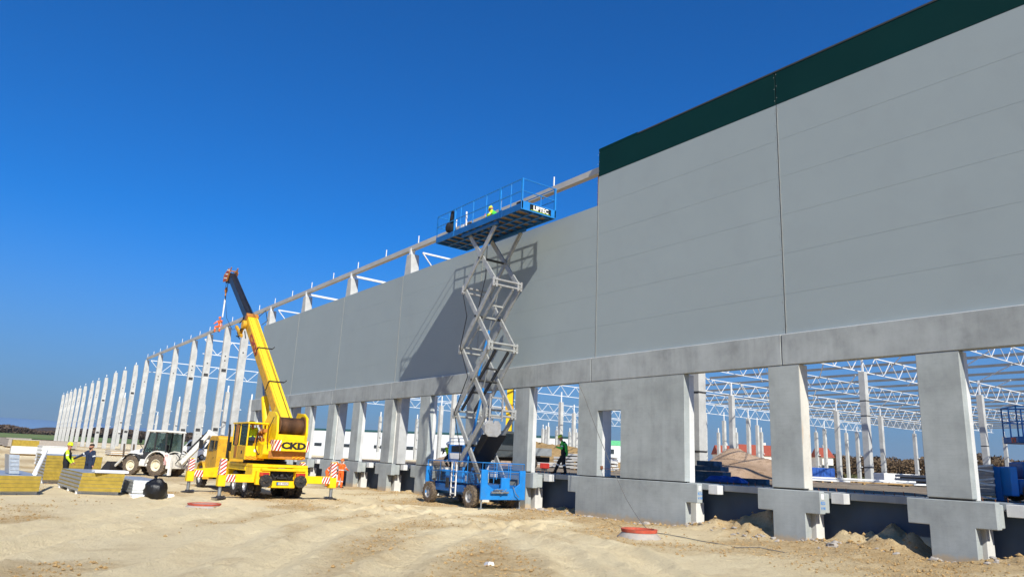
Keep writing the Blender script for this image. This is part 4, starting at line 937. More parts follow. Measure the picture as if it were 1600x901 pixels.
# luffing ram
a = Vector((-35.9, 12.02, 2.3)); b_ = Vector((-37.9, 12.02, 6.15)); dd_ = (b_-a).normalized()
M().tube(a, a+dd_*2.7, .19, None, 18).ball(tuple(a+dd_*.1), .24).build('luffing_ram', 'yellow', cr, smooth=True)
M().tube(a+dd_*2.7, b_, .11, None, 14).build('ram_rod', 'galv', cr, smooth=True)
text('CKD', .62, 'red_letter', bo, frame(tuple(p0+dB*6.9+Vector((0,-.306,0))), tuple(-dB), (0,-1,0))@Matrix.Diagonal((1.5,.8,1,1)), .03, .006)
person('crane operator in a yellow hi-vis jacket sitting in the cab of the yellow crane', (-34.75, 10.86, cz0+.42), math.pi, dict(pel=(0,0,.5), waist=(.0,0,.64), chest=(.02,0,.86), neck=(.03,0,1.04), head=(.05,0,1.19), shL=(.02,.19,.98), shR=(.02,-.19,.98),
    elL=(.12,.24,.74), elR=(.12,-.24,.74), wrL=(.34,.16,.72), wrR=(.34,-.16,.72), hipL=(.02,.1,.48), hipR=(.02,-.1,.48), knL=(.42,.12,.50), knR=(.42,-.12,.50), anL=(.46,.12,.1), anR=(.46,-.12,.1), toL=(.62,.12,.05), toR=(.62,-.12,.05)), top='hivis', legs='cloth_navy')
# ------------------------------------------------------------ scissor lift
lf = thing('scissor_lift', 'tall blue rough terrain scissor lift with grey arms raised beside the clad wall', 'scissor lift', (-29.8, 20.1, 0))
YN, YF = 19.15, 20.75
LV = [1.28, 4.28, 7.42, 10.48, 13.32]; XL = [-30.35, -30.4, -30.25, -30.3, -30.15]; XR = [-28.05, -27.65, -27.75, -27.62, -27.75]
for i in range(4):
    for y, off in ((YN, 0), (YF, 0)):
        sgn = 1 if y == YN else -1
        M().bar((XL[i], y, LV[i]), (XR[i+1], y, LV[i+1]), .09, .24).build('scissor_arm', 'scissor', lf, bevel=.012)
        M().bar((XR[i], y+.12*sgn, LV[i]), (XL[i+1], y+.12*sgn, LV[i+1]), .09, .24).build('scissor_arm', 'scissor', lf, bevel=.012)
    m = M()
    zc_ = (LV[i]+LV[i+1])/2; xc = (XL[i]+XR[i]+XL[i+1]+XR[i+1])/4
    m.tube((xc, YN-.08, zc_), (xc, YF+.08, zc_), .06, None, 10)
    m.build('centre_pin', 'scissor_dark', lf, smooth=True)
for i in range(1, 4):
    for X_ in (XL[i], XR[i]):
        m = M().tube((X_, YN-.09, LV[i]+.12), (X_, YF+.09, LV[i]+.12), .055, None, 10).tube((X_, YN-.09, LV[i]-.14), (X_, YF+.09, LV[i]-.14), .055, None, 10)
        for y in (YN-.03, YN+.15, YF+.03, YF-.15): m.box(X_-.05, X_+.05, y-.05, y+.05, LV[i]-.24, LV[i]+.22)
        m.build('cross_tube', 'scissor' if i != 3 else 'rim_grey', lf, bevel=.006)
# inner ladder frames, lift rams, cable tray and end plate
for i in (1, 2):
    m = M(); a = Vector((XL[i], 19.55, LV[i]+.2)); b_ = Vector((XR[i+1], 19.55, LV[i+1]-.2)); o_ = Vector((0, .75, 0))
    m.bar(a, b_, .07, .14).bar(a+o_, b_+o_, .07, .14)
    for k in (.3, .5, .7): m.bar(a+(b_-a)*k, a+(b_-a)*k+o_, .08, .08)
    m.build('inner_frame', 'scissor_dark' if i == 1 else 'scissor', lf)
for (a, b_, c3) in (((-29.7,19.8,3.2), (-28.4,19.8,7.4), 'lift_blue'), ((-29.9,20.1,6.2), (-28.6,20.1,10.2), 'lift_blue'), ((-29.6,19.95,1.5), (-28.2,19.95,4.2), 'scissor')):
    a = Vector(a); b_ = Vector(b_); q = a+(b_-a)*.55
    r_ = M().tube(a, q, .06, None, 14).build('lift_ram', c3, lf, smooth=True); M().tube(q, b_, .035, None, 12).build('ram_rod', 'galv', r_, smooth=True)
M().prism([(18.95, 3.35), (19.15, 3.18), (19.65, 3.18), (19.85, 3.35), (19.85, 3.72), (19.68, 3.90), (19.48, 3.90), (19.42, 3.72), (19.36, 3.90), (19.12, 3.90), (18.95, 3.72)], 'x', -27.5, -27.42).build('end_plate', 'rim_grey', lf, bevel=.01)
m = M()
for z in (4.05, 4.5, 4.95): m.bar((-27.48, 19.2, z), (-27.48, 19.9, z), .07, .07)
for y in (19.2, 19.9): m.bar((-27.48, y, 3.9), (-27.48, y, 5.1), .07, .07)
m.build('short_ladder', 'rim_grey', lf)
M().path([(-30.3,19.1,10.4),(-29.6,19.0,9.0),(-30.1,19.05,7.5),(-29.2,19.0,6.0),(-30.2,19.0,4.3),(-29.5,19.0,2.6),(-29.6,19.1,1.3)], .022).path([(-28.6,19.3,13.3),(-28.5,19.25,10.9),(-28.9,19.2,9.4)], .02).build('power_cable', 'black', lf)
M().hexa([(-30.25,19.45,1.0),(-29.95,19.45,1.0),(-29.95,20.45,1.0),(-30.25,20.45,1.0),(-28.4,19.45,3.3),(-27.75,19.45,3.3),(-27.75,20.45,3.3),(-28.4,20.45,3.3)]).build('lower_housing', 'black', lf, bevel=.02)
# chassis
ch = M().box(-32.1, -27.6, 19.3, 21.1, .52, 1.05).box(-31.6, -28.2, 19.05, 19.29, .62, .95).build('chassis', 'lift_blue_deep', lf, bevel=.02)
M().box(-31.55, -29.2, 19.05, 19.6, 1.052, 1.6).build('engine_box', 'lift_blue', lf, bevel=.03)
m = M()
for z in np.arange(1.12, 1.6, .07): m.box(-31.3, -30.7, 19.03, 19.049, z, z+.03)
m.build('vent', 'black', lf)
M().box(-29.15, -28.6, 19.05, 19.6, 1.052, 1.5).build('battery_box', 'lift_blue', lf, bevel=.03)
M().box(-30.62, -30.35, 19.02, 19.045, .8, 1.25).build('control_plate', 'scissor_dark', lf)
M().box(-28.95, -28.8, 19.03, 19.048, 1.15, 1.4).build('paper_label', 'white', lf)
# white ladder
m = M()
for x in (-30.05, -29.65): m.bar((x, 18.98, .45), (x, 18.98, 2.0), .05, .05)
for z in np.arange(.55, 1.9, .27): m.bar((-30.05, 18.98, z), (-29.65, 18.98, z), .05, .04)
m.build('ladder', 'white', lf)
# end plates with uprights (both ends)
for X_, s in ((-27.42, 1), (-32.28, -1)):
    P_ = [(18.88, .42), (21.35, .42), (21.35, 1.72), (21.02, 1.72), (21.02, 1.12), (20.72, .92), (20.45, .92), (20.45, 1.38), (19.98, 1.38), (19.98, .92), (19.55, .88), (19.22, 1.08), (19.22, 1.72), (18.88, 1.72)]
    M().prism(P_, 'x', X_-.05, X_+.05).build('end_frame', 'lift_blue', lf, bevel=.012)
for X_ in (-27.36,):
    m = M().tube((X_+.1, 19.35, .75), (X_+.1, 20.3, .75), .05, None, 10).box(X_-.05+.1, X_+.16, 19.5, 20.0, .84, .88).path([(X_+.05,20.6,1.0),(X_+.14,20.7,.7),(X_+.12,20.9,.55)], .02).path([(X_+.05,19.7,.9),(X_+.16,19.9,.7),(X_+.1,20.2,.9)], .02)
    m.build('steering_rod', 'galv', lf, smooth=True)
# deck rails with mesh panels
def rail_run(par, name, mat, pts, z0, z1, mid=(.5,), post=.8, r=.022):
    m = M()
    for a, b_ in zip(pts[:-1], pts[1:]):
        a = Vector(a); b_ = Vector(b_); L = (b_-a).length; n = max(1, round(L/post))
        for z in (z1,)+tuple(z0+(z1-z0)*q for q in mid): m.tube((a.x, a.y, z), (b_.x, b_.y, z), r, None, 6)
        for k in range(n+1): q = a+(b_-a)*(k/n); m.tube((q.x, q.y, z0), (q.x, q.y, z1), r, None, 6)
    return m.build(name, mat, par)
rail_run(lf, 'deck_rail', 'lift_blue', [(-27.45,18.92),(-32.25,18.92)] and [(-32.25,18.95,0),(-27.45,18.95,0)], 1.06, 2.02, (.5,), 1.2)
rail_run(lf, 'deck_rail', 'lift_blue', [(-27.45,18.95,0),(-27.45,21.3,0)], 1.3, 2.02, (.5,), .8)
rail_run(lf, 'deck_rail', 'lift_blue', [(-27.45,21.3,0),(-32.25,21.3,0)], 1.06, 2.02, (.5,), 1.2)
for (x0, x1) in ((-31.9, -30.9), (-28.6, -27.6)):
    m = M()
    for x in np.arange(x0, x1, .07): m.box(x, x+.012, 18.93, 18.94, 1.1, 1.98)
    for z in np.arange(1.1, 1.98, .07): m.box(x0, x1, 18.925, 18.93, z, z+.012)
    m.build('mesh_panel', 'scissor_dark', lf)
m = M()
for y in np.arange(19.1, 21.2, .07): m.box(-27.46, -27.45, y, y+.012, 1.35, 1.98)
for z in np.arange(1.35, 1.98, .07): m.box(-27.449, -27.44, 19.1, 21.2, z, z+.012)
m.build('mesh_panel', 'lift_blue_deep', lf)
cbx = M().box(-31.35, -29.55, 19.5, 20.2, 2.05, 2.80).build('control_box', 'lift_blue', lf, bevel=.04)
M().box(-31.0, -30.1, 19.48, 19.498, 2.45, 2.75).build('screen', 'sign_black', cbx); M().box(-31.1, -30.05, 19.44, 19.498, 2.12, 2.4).build('panel', 'white', cbx)
M().box(-29.5, -29.2, 19.55, 20.1, 1.62, 2.6).build('hydraulic_tank', 'lift_blue_deep', lf, bevel=.03)
rail_run(lf, 'box_rail', 'lift_blue_deep', [(-31.3,19.55,0),(-29.6,19.55,0)], 2.8, 3.1, (.5,), .8, .018)
for x in (-32.0, -28.35):
    for y, s in ((19.02, -1), (21.05, 1)): wheel(lf, (x, y, .5), .5, .34, side=s, rim='rim_grey', tyre='tyre_dusty', big=True, lugs=14)
for x, y in ((-27.5, 19.0), (-27.5, 21.15), (-32.3, 19.0), (-32.3, 21.15)):
    o = M().tube((x, y, .06), (x, y, .45), .035, None, 10).lathe((x, y, .02), (0,0,1), [(.13, 0), (.13, .02), (.05, .05)], 12).build('stabiliser', 'galv', lf, smooth=True)
# platform
X0, X1, XM = -33.0, -25.35, -27.1; Y0p, Y1p = 18.88, 20.92
pf = M()
pf.box(X0, X1, Y0p, Y0p+.06, 13.46, 13.78).box(X0, X1, Y1p-.06, Y1p, 13.46, 13.78)
pf.box(X0, X0+.06, Y0p+.061, Y1p-.061, 13.46, 13.78)
for x in np.arange(X0+.5, X1-.2, .62): pf.box(x, x+.07, Y0p+.061, Y1p-.061, 13.5, 13.62)
pf.box(X0+.061, X1, 19.6, 19.68, 13.44, 13.499).box(X0+.061, X1, 20.2, 20.28, 13.44, 13.499)
pf.box(XM, XM+.25, Y0p-.02, Y0p-.001, 13.42, 13.82).box(-30.6, -27.4, 19.0, 19.12, 13.3, 13.455).box(-30.6, -27.4, 20.68, 20.8, 13.3, 13.455)
pf = pf.build('platform', 'lift_blue_deep', lf, bevel=.01)
M().box(X0+.07, X1-.01, Y0p+.065, Y1p-.065, 13.63, 13.67).build('platform_floor', 'deck_wood', lf)
ep = M().box(X1, X1+.05, Y0p-.03, Y1p+.03, 13.46, 13.88).build('end_panel', 'lift_blue', lf, bevel=.01)
M().box(X1+.052, X1+.06, 19.35, 20.62, 13.52, 13.82).build('sign_board', 'sign_black', ep)
text('LIFTEC', .30, 'white', ep, frame((X1+.062, 20.0, 13.67), (0,1,0), (1,0,0)), .012, .003)
M().box(X1+.0605, X1+.064, 19.4, 20.55, 13.535, 13.55).build('sign_line', 'hivis', ep)
def plat_rail(pts, mat='lift_blue', post=1.2, r=.026): return rail_run(lf, 'guard_rail', mat, pts, 13.79, 14.98, (.5,), post, r)
plat_rail([(X0+.03, Y0p+.03, 0), (XM, Y0p+.03, 0)], post=1.15); plat_rail([(XM, Y0p+.03, 0), (X1, Y0p+.03, 0)], post=.9)
plat_rail([(X1, Y0p+.03, 0), (X1, Y1p-.03, 0)], post=1.9); plat_rail([(X0+.03, Y1p-.03, 0), (X1, Y1p-.03, 0)], post=1.15); plat_rail([(X0+.03, Y0p+.03, 0), (X0+.03, Y1p-.03, 0)], post=1.9)
for x, y in ((XM, Y0p+.03), (X1, Y0p+.03), (X1, Y1p-.03), (-31.2, Y0p+.03)): M().box(x-.05, x+.05, y-.035, y+.035, 13.5, 15.0).build('corner_post', 'lift_blue', lf)
M().box(-25.9, -25.5, 19.0, 19.2, 13.8, 13.95).build('lamp', 'dark', lf)
kneel = dict(pel=(0,0,.42), waist=(.04,0,.56), chest=(.16,0,.75), neck=(.27,0,.90), head=(.34,0,1.03), look=(1,0,-.4), shL=(.2,.19,.85), shR=(.2,-.19,.85), elL=(.34,.26,.62), elR=(.34,-.26,.62), wrL=(.55,.2,.55), wrR=(.55,-.2,.55),
  hipL=(0,.1,.40), hipR=(0,-.1,.40), knL=(.32,.13,.46), knR=(.28,-.13,.08), anL=(.25,.14,.09), anR=(-.12,-.13,.07), toL=(.42,.14,.035), toR=(-.02,-.13,.03))
person('worker in yellow helmet and green jacket kneeling on the raised blue lift platform', (-28.9, 20.0, 13.67), math.radians(-150), kneel, top='cloth_green', legs='cloth_black', sleeve='hivis', helmet='helmet_yellow')
person('crouching worker with orange sleeves behind the platform rail, left of the yellow helmet', (-29.8, 20.1, 13.67), math.radians(-20), kneel, top='hivis', legs='cloth_black', sleeve='hivis_orange', helmet='helmet_white')
m = M()
for i in range(7): m.ball((-31.55+random.uniform(-.2,.2), 19.0+random.uniform(-.05,.08), 14.1+i*.12), .16, sc=(1,.6,1.2))
m = M().hexa([(-31.9,18.93,13.85),(-31.35,18.93,13.85),(-31.35,19.12,13.85),(-31.9,19.12,13.85),(-31.7,18.95,14.98),(-31.5,18.95,14.98),(-31.5,19.05,14.98),(-31.7,19.05,14.98)])
m.ball((-31.8,18.9,14.1), .24, sc=(1,.5,1.2)).ball((-31.5,18.92,14.0), .2, sc=(1,.6,1.3)).ball((-31.6,18.95,14.6), .12, sc=(1,.6,2))
tag(m.build('jacket', 'cloth_black', smooth=True), 'black jacket hung over the left end of the lift platform rail', 'jacket')
for x, c3, w in ((-30.9, 'white', .5), (-30.3, 'scissor_dark', .35)):
    tag(M().box(x, x+w, 19.0, 19.35, 13.672, 13.98).box(x+.05, x+w-.05, 19.05, 19.3, 13.981, 14.02).build('toolbox', c3, bevel=.02), ('white' if c3 == 'white' else 'dark grey')+' toolbox standing on the raised lift platform floor', 'toolbox')
tag(M().bar((-30.15,18.98,13.8), (-30.2,18.98,14.6), .07, .05).build('plank', 'white'), 'short white plank upright behind the lift platform rail', 'plank')
# ------------------------------------------------------------ backhoe loader (local space: forward = +X)
bh = thing('backhoe_loader', 'white backhoe loader with black front bucket and raised rear arm behind the yellow crane', 'backhoe loader', (-57.5, 11.4, zgs(-57.5, 11.4)), math.radians(-143), local=True)
wheel(bh, (1.15, .85, .66), .66, .42, side=1, rim='rim_cream', tyre='tyre_dusty', big=True, lugs=16); wheel(bh, (1.15, -.85, .66), .66, .42, side=-1, rim='rim_cream', tyre='tyre_dusty', big=True, lugs=16)
wheel(bh, (-1.05, .88, .74), .74, .5, side=1, rim='rim_cream', tyre='tyre_dusty', big=True, lugs=16); wheel(bh, (-1.05, -.88, .74), .74, .5, side=-1, rim='rim_cream', tyre='tyre_dusty', big=True, lugs=16)
M().box(-1.9, 1.9, -.45, .45, .6, 1.1).build('chassis', 'dark', bh, bevel=.03); M().box(-.35, .55, -.95, .95, .62, 1.1).build('side_tank', 'backhoe_white', bh, bevel=.04)
M().prism([(.35, 1.1), (2.05, 1.0), (2.15, 1.35), (1.9, 1.62), (.5, 1.9), (.35, 1.9)], 'y', -.42, .42).build('bonnet', 'backhoe_white', bh, bevel=.05)
M().box(2.06, 2.16, -.34, .34, 1.0, 1.4).build('grille', 'black', bh)
for s in (1, -1):
    m = M(); pts = [(-1.05+.95*math.cos(a), .78+.92*math.sin(a)) for a in np.linspace(math.radians(5), math.radians(165), 9)]
    for p_, q_ in zip(pts[:-1], pts[1:]): m.bar((p_[0], s*.88, p_[1]), (q_[0], s*.88, q_[1]), .52, .07)
    m.build('rear_fender', 'backhoe_white', bh)
    m = M(); pts = [(1.15+.78*math.cos(a), .68+.78*math.sin(a)) for a in np.linspace(math.radians(25), math.radians(155), 6)]
    for p_, q_ in zip(pts[:-1], pts[1:]): m.bar((p_[0], s*.85, p_[1]), (q_[0], s*.85, q_[1]), .4, .05)
    m.build('front_fender', 'scissor_dark', bh)
cb = M()
for s in (.78, -.78):
    cb.bar((.42, s, 1.55), (.05, s, 3.0), .07, .09).bar((-.45, s, 1.3), (-.5, s, 3.0), .08, .1).bar((-1.45, s, 1.6), (-1.35, s, 3.0), .07, .09).bar((.42, s, 1.55), (-1.45, s, 1.62), .07, .09)
cb.box(-1.5, .4, -.8, .8, 1.1, 1.5); cb = cb.build('cab', 'scissor_dark', bh)
M().prism([(-1.62, 3.0), (.3, 3.0), (.22, 3.13), (-1.5, 3.15)], 'y', -.9, .9).build('cab_roof', 'backhoe_white', cb, bevel=.03)
for s in (.76, -.76):
    M().prism([(.36, 1.6), (-.42, 1.4), (-.45, 2.95), (.06, 2.95)], 'y', s-.005, s+.005).build('window', 'glass', cb); M().prism([(-.55, 1.65), (-1.4, 1.68), (-1.33, 2.95), (-.55, 2.95)], 'y', s-.005, s+.005).build('window', 'glass', cb)
m = M().box(-.75, -.3, -.25, .25, 1.5, 1.62).box(-.8, -.72, -.25, .25, 1.62, 2.15).bar((.1, 0, 1.4), (-.1, 0, 2.0), .05); m.lathe((-.12, 0, 2.02), (-.3,0,1), [(.19, 0), (.19, .03)], 16); m.build('seat_and_wheel', 'black', cb)
for s in (.5, -.5):
    M().path([(.1, s*1.0, 1.45), (1.3, s*1.5, 1.45), (2.1, s*1.6, 1.05), (2.75, s*1.4, .55)], .09, 6).build('loader_arm', 'backhoe_white', bh)
    M().tube((.6, s*1.1, .9), (1.6, s*1.5, 1.2), .055, None, 10).build('arm_ram', 'galv', bh, smooth=True)
m = M(); prof = [(2.75, .85), (2.72, .35), (2.9, .08), (3.6, .05), (3.62, .10), (2.98, .15), (2.82, .4), (2.83, .83)]
m.prism(prof, 'y', -1.15, 1.15); m.prism([(2.78, .84), (2.74, .35), (2.92, .1), (3.6, .07), (3.35, .5), (3.05, .85)], 'y', -1.18, -1.13); m.prism([(2.78, .84), (2.74, .35), (2.92, .1), (3.6, .07), (3.35, .5), (3.05, .85)], 'y', 1.13, 1.18)
m.build('front_bucket', 'dark', bh)
M().box(2.25, 2.45, -.4, .4, .6, 1.2).bar((2.4,.45,1.0),(2.5,.45,2.1),.09).bar((2.4,-.45,1.0),(2.5,-.45,2.1),.09).build('carriage', 'tyre_dusty', bh)
M().box(-2.05, -1.9, -1.1, 1.1, .55, 1.5).box(-2.2, -2.06, -1.05, -.8, .1, 1.3).box(-2.2, -2.06, .8, 1.05, .1, 1.3).build('rear_frame', 'backhoe_white', bh, bevel=.02)
striped(bh, [(-1.95, 1.105, .8), (-1.70, 1.105, .8), (-1.95, 1.105, 1.5)], 2, (0,1,0))
M().path([(-2.2,0,.9),(-2.6,0,1.5),(-2.3,.2,1.6),(-2.1,.1,1.2)], .03).path([(-2.1,.4,.9),(-2.5,.5,1.3),(-2.2,.6,1.6)], .03).path([(-2.1,-.3,1.4),(-2.6,-.2,1.1),(-2.3,-.2,.7)], .03).build('hoses', 'black', bh)
bb = M().bar((-2.25, 0, .95), (-3.55, 0, 2.25), .20, .34).bar((-3.5, 0, 2.2), (-4.3, 0, 3.15), .18, .30).build('backhoe_boom', 'backhoe_white', bh, bevel=.02)
M().bar((-4.1, 0, 3.2), (-5.1, 0, 2.7), .16, .3).build('dipper_arm', 'backhoe_white', bh, bevel=.02)
M().tube((-2.6, 0, 1.75), (-3.6, 0, 2.75), .055, None, 10).tube((-3.6,0,2.75), (-4.2, 0, 3.3), .045, None, 8).build('boom_ram', 'dark', bh, smooth=True)
M().prism([(-4.95, 2.75), (-5.3, 2.65), (-5.5, 2.2), (-5.25, 1.9), (-5.2, 2.3), (-4.95, 2.5)], 'y', -.3, .3).build('digging_bucket', 'dark', bh)
M().path([(.35,.8,1.7),(.5,1.1,2.1),(.5,1.1,2.4)], .02).box(.46, .52, 1.0, 1.25, 2.2, 2.6).build('mirror', 'black', bh)
M().box(-.9, -.7, .7, .78, 1.45, 1.62).build('badge', 'hall_green', bh)
sit = dict(pel=(0,0,.12), waist=(.0,0,.26), chest=(.06,0,.48), neck=(.1,0,.66), head=(.13,0,.81), shL=(.06,.19,.60), shR=(.06,-.19,.60), elL=(.18,.24,.38), elR=(.18,-.24,.38), wrL=(.42,.14,.40), wrR=(.42,-.14,.40),
 hipL=(.02,.1,.10), hipR=(.02,-.1,.10), knL=(.42,.14,.14), knR=(.42,-.14,.14), anL=(.50,.14,-.22), anR=(.50,-.14,-.22), toL=(.66,.14,-.27), toR=(.66,-.14,-.27))
c_, s_ = math.cos(math.radians(-143)), math.sin(math.radians(-143))
person('backhoe driver in a blue top and orange trousers sitting in its cab', (-57.5+c_*-.5, 11.4+s_*-.5, bh.location.z+1.62), math.radians(-143), sit, top='cloth_blue', legs='hivis_orange', hair='hair')
# ------------------------------------------------------------ panel stacks
def panel_stack(name, label, A, B_, L, ang, n, th=.145, z0=.14, inset=.006, ends='mineral_wool', top='sheet_zinc', group=None, skew=.0):
    """sandwich panels lying flat: A, B_ = ends of the near short side (x, y); ang = heading of the long side (degrees)"""
    A = Vector((*A, 0)); B_ = Vector((*B_, 0)); e = (B_-A); d = Vector((math.cos(math.radians(ang)), math.sin(math.radians(ang)), 0))
    zb = zgs((A.x+B_.x)/2, (A.y+B_.y)/2); t = thing(name, label, 'panel stack', (A.x, A.y, zb), 0, group)
    for k in range(n):
        s = random.uniform(0, inset); z = zb+z0+k*(th+.003); q = A+d*s+e.normalized()*skew*k; r_ = q+e; w = d*(L-random.uniform(0, .05))
        ins = .004
        m = M().hexa([tuple(q-d*0+Vector((0,0,z+ins))), tuple(r_+Vector((0,0,z+ins))), tuple(r_+w+Vector((0,0,z+ins))), tuple(q+w+Vector((0,0,z+ins))), tuple(q+Vector((0,0,z+th-ins))), tuple(r_+Vector((0,0,z+th-ins))), tuple(r_+w+Vector((0,0,z+th-ins))), tuple(q+w+Vector((0,0,z+th-ins)))])
        p_ = m.build('panel', ends, t)
        n2 = e.normalized(); f = M()
        for (za, zb_) in ((z, z+ins), (z+th-ins, z+th)):
            a_ = q+d*.012; f.hexa([tuple(a_+Vector((0,0,za))), tuple(a_+e+Vector((0,0,za))), tuple(a_+e+w+Vector((0,0,za))), tuple(a_+w+Vector((0,0,za))), tuple(a_+Vector((0,0,zb_))), tuple(a_+e+Vector((0,0,zb_))), tuple(a_+e+w+Vector((0,0,zb_))), tuple(a_+w+Vector((0,0,zb_)))])
        # folded long edges
        for base, sgn in ((q, -1), (r_, 1)):
            a_ = base+n2*(.004*sgn); b2 = a_+n2*(.01*sgn); f.hexa([tuple(a_+Vector((0,0,z))), tuple(b2+Vector((0,0,z))), tuple(b2+w+Vector((0,0,z))), tuple(a_+w+Vector((0,0,z))), tuple(a_+Vector((0,0,z+th*.62))), tuple(b2+Vector((0,0,z+th*.62))), tuple(b2+w+Vector((0,0,z+th*.62))), tuple(a_+w+Vector((0,0,z+th*.62)))])
        f.build('sheet', top, p_)
    for s in (.35, L*.45, L-.5):
        q = A+d*s; M().hexa([tuple(q+Vector((0,0,zb-.05))), tuple(q+e+Vector((0,0,zb-.05))), tuple(q+e+d*.22+Vector((0,0,zb-.05))), tuple(q+d*.22+Vector((0,0,zb-.05))), tuple(q+Vector((0,0,zb+z0-.003))), tuple(q+e+Vector((0,0,zb+z0-.003))), tuple(q+e+d*.22+Vector((0,0,zb+z0-.003))), tuple(q+d*.22+Vector((0,0,zb+z0-.003)))]).build('foam_block', 'foam', t)
    return t
G_ = 'stacks of sandwich wall panels on the ground'
panel_stack('panel_stack', 'silver edged panel stack with mustard end, in front of the two talking men', (-35.5, 4.28), (-34.95, 5.78), 5.0, 183, 5, group=G_, skew=.015)
panel_stack('panel_stack', 'leftmost low panel stack with mustard wool end and a zinc sheet leaning on it', (-34.4, 1.2), (-34.75, 2.85), 5.5, 184, 4, group=G_)
panel_stack('panel_stack', 'silver panel stack half hidden behind the black bin bag', (-34.95, 6.22), (-34.5, 7.35), 4.4, 182, 4, th=.13, ends='film', group=G_)
panel_stack('panel_stack', 'wool ended panel stack behind the two talking men', (-43.1, 3.6), (-43.5, 6.1), 4.5, 181, 8, z0=.16, group=G_)
# wrapped bundles further back
def wrapped(label, x, y, w, l, h, rz=0, mat='film', n=5, inner='mineral_wool'):
    z = zgs(x, y); t = thing('wrapped_bundle', label, 'bundle', (x, y, z), rz, 'film wrapped bundles on the far ground', local=True)
    M().box(-l/2, l/2, -w/2, w/2, .15, h).build('load', inner, t)
    m = M()
    for i in range(n): z0 = .15+(h-.15)*i/n; o_ = .02+.02*(i % 2); m.box(-l/2-o_, l/2+o_*.2, -w/2-o_, w/2+o_, z0+.01, z0+(h-.15)/n*.55)
    m.box(-l/2-.03, l/2+.03, -w/2-.03, w/2+.03, h+.001, h+.03)
    m.build('wrapping', mat, t)
    for k in (-.35, .35): M().box(l*k-.06, l*k+.06, -w/2, w/2, 0, .148).build('bearer', 'timber', t)
wrapped('cling wrapped bundle of yellow wool standing left of the white wrapped bundle', -96, 5.8, 2.4, 2, 1.6, 0, n=1)
wrapped('white film wrapped bundle of boards left of the man in yellow', -72, 6.35, 1.9, 2.0, 1.6, .1, 'foam', 5, 'film')
wrapped('pale wrapped bundle lying far back beside the small loader', -128, 6.4, 3, 6, 1.2, .1, 'ring_concrete', 3, 'ring_concrete')
wrapped('long low film covered bundle on the far left, behind the wool bundles', -120, 9, 8, 4, 1.1, .1, 'ring_concrete', 3, 'ring_concrete')
wrapped('low white bundle on the ground left of the backhoe bucket', -104, 16.5, 3.0, 2, .6, .2, 'film', 2, 'timber')
z = zgs(-34, 1.8)
sh = thing('zinc_sheet', 'bent zinc sheet standing upright on the leftmost panel stack', 'metal sheet', (-36.0, 1.9, z+.75))
M().hexa([(-35.62,1.80,z+.76),(-35.60,1.82,z+.76),(-36.4,1.72,z+.76),(-36.42,1.70,z+.76),(-35.72,1.68,z+1.5),(-35.70,1.70,z+1.5),(-36.5,1.6,z+1.5),(-36.52,1.58,z+1.5)]).build('flange', 'sheet_zinc', sh)
M().hexa([(-35.6,1.82,z+.76),(-35.58,1.82,z+.76),(-35.58,2.14,z+.76),(-35.6,2.14,z+.76),(-35.7,1.70,z+1.5),(-35.68,1.70,z+1.5),(-35.68,2.04,z+1.5),(-35.7,2.04,z+1.5)]).build('sheet', 'galv', sh)
m = M()
for k in range(4): a = .2+k*.2; m.bar((-35.57-.1*a, 1.84-.12*a, z+.76+.74*a), (-35.57-.1*a, 2.12-.1*a, z+.76+.74*a), .03, .03)
m.build('rib', 'sheet_zinc', sh)
tag(M().tube((-35.3, 2.65, z+.80), (-39.0, 3.19, z+1.66), .085, None, 14).build('foam_tube', 'foam', smooth=True), 'long white foam tube leaning up from the leftmost panel stack', 'tube')
tag(M().box(-36.2, -35.1, 4.75, 6.0, zgs(-35.3,5)+.14+5*.151+.004, zgs(-35.3,5)+.14+5*.151+.09).build('foam_board', 'foam'), 'white foam board lying on the silver edged panel stack', 'board')
def organic(name, mat, c, r, sc, label, cat, seed, amp=.25, f=2.2, n=28):
    m = M().ball((0,0,0), 1, 0, n, n//2)
    for i, p in enumerate(m.v):
        v = Vector(p); k = 1+amp*noise.noise(v*f+Vector((seed,0,0)))+amp*.5*noise.noise(v*f*2.6+Vector((0,seed,0)))
        m.v[i] = (c[0]+v.x*k*r*sc[0], c[1]+v.y*k*r*sc[1], max(c[2]-r*sc[2]*.85, c[2]+v.z*k*r*sc[2]))
    o = m.build(name, mat, None, smooth=True); tag(o, label, cat); return o
zb_ = zgs(-34, 7.0)
o = organic('bin_bag', 'binbag', (-34.1, 6.95, zb_+.38), .45, (.95, 1.0, 1.06), 'shiny black bin bag full of rubbish in front of the silver panel stack', 'bin bag', 3, .22)
nk = M().lathe((-34.15, 6.9, zb_+.80), (.1,-.05,1), [(.16, -.02), (.05, .09), (.09, .17), (.02, .2)], 10).build('knot', 'binbag', None, smooth=True); nk.parent = o
G2 = 'white foam blocks beside the black bin bag'
tag(M().box(-34.6, -34.0, 6.1, 6.62, zb_, zb_+.2).build('foam_block', 'foam', bevel=.02), 'white foam block on the ground left of the black bin bag', 'foam block', G2)
tag(M().box(-34.5, -34.2, 7.5, 7.75, zb_, zb_+.22).build('foam_block', 'foam', bevel=.02), 'small white foam block on the ground right of the black bin bag', 'foam block', G2)
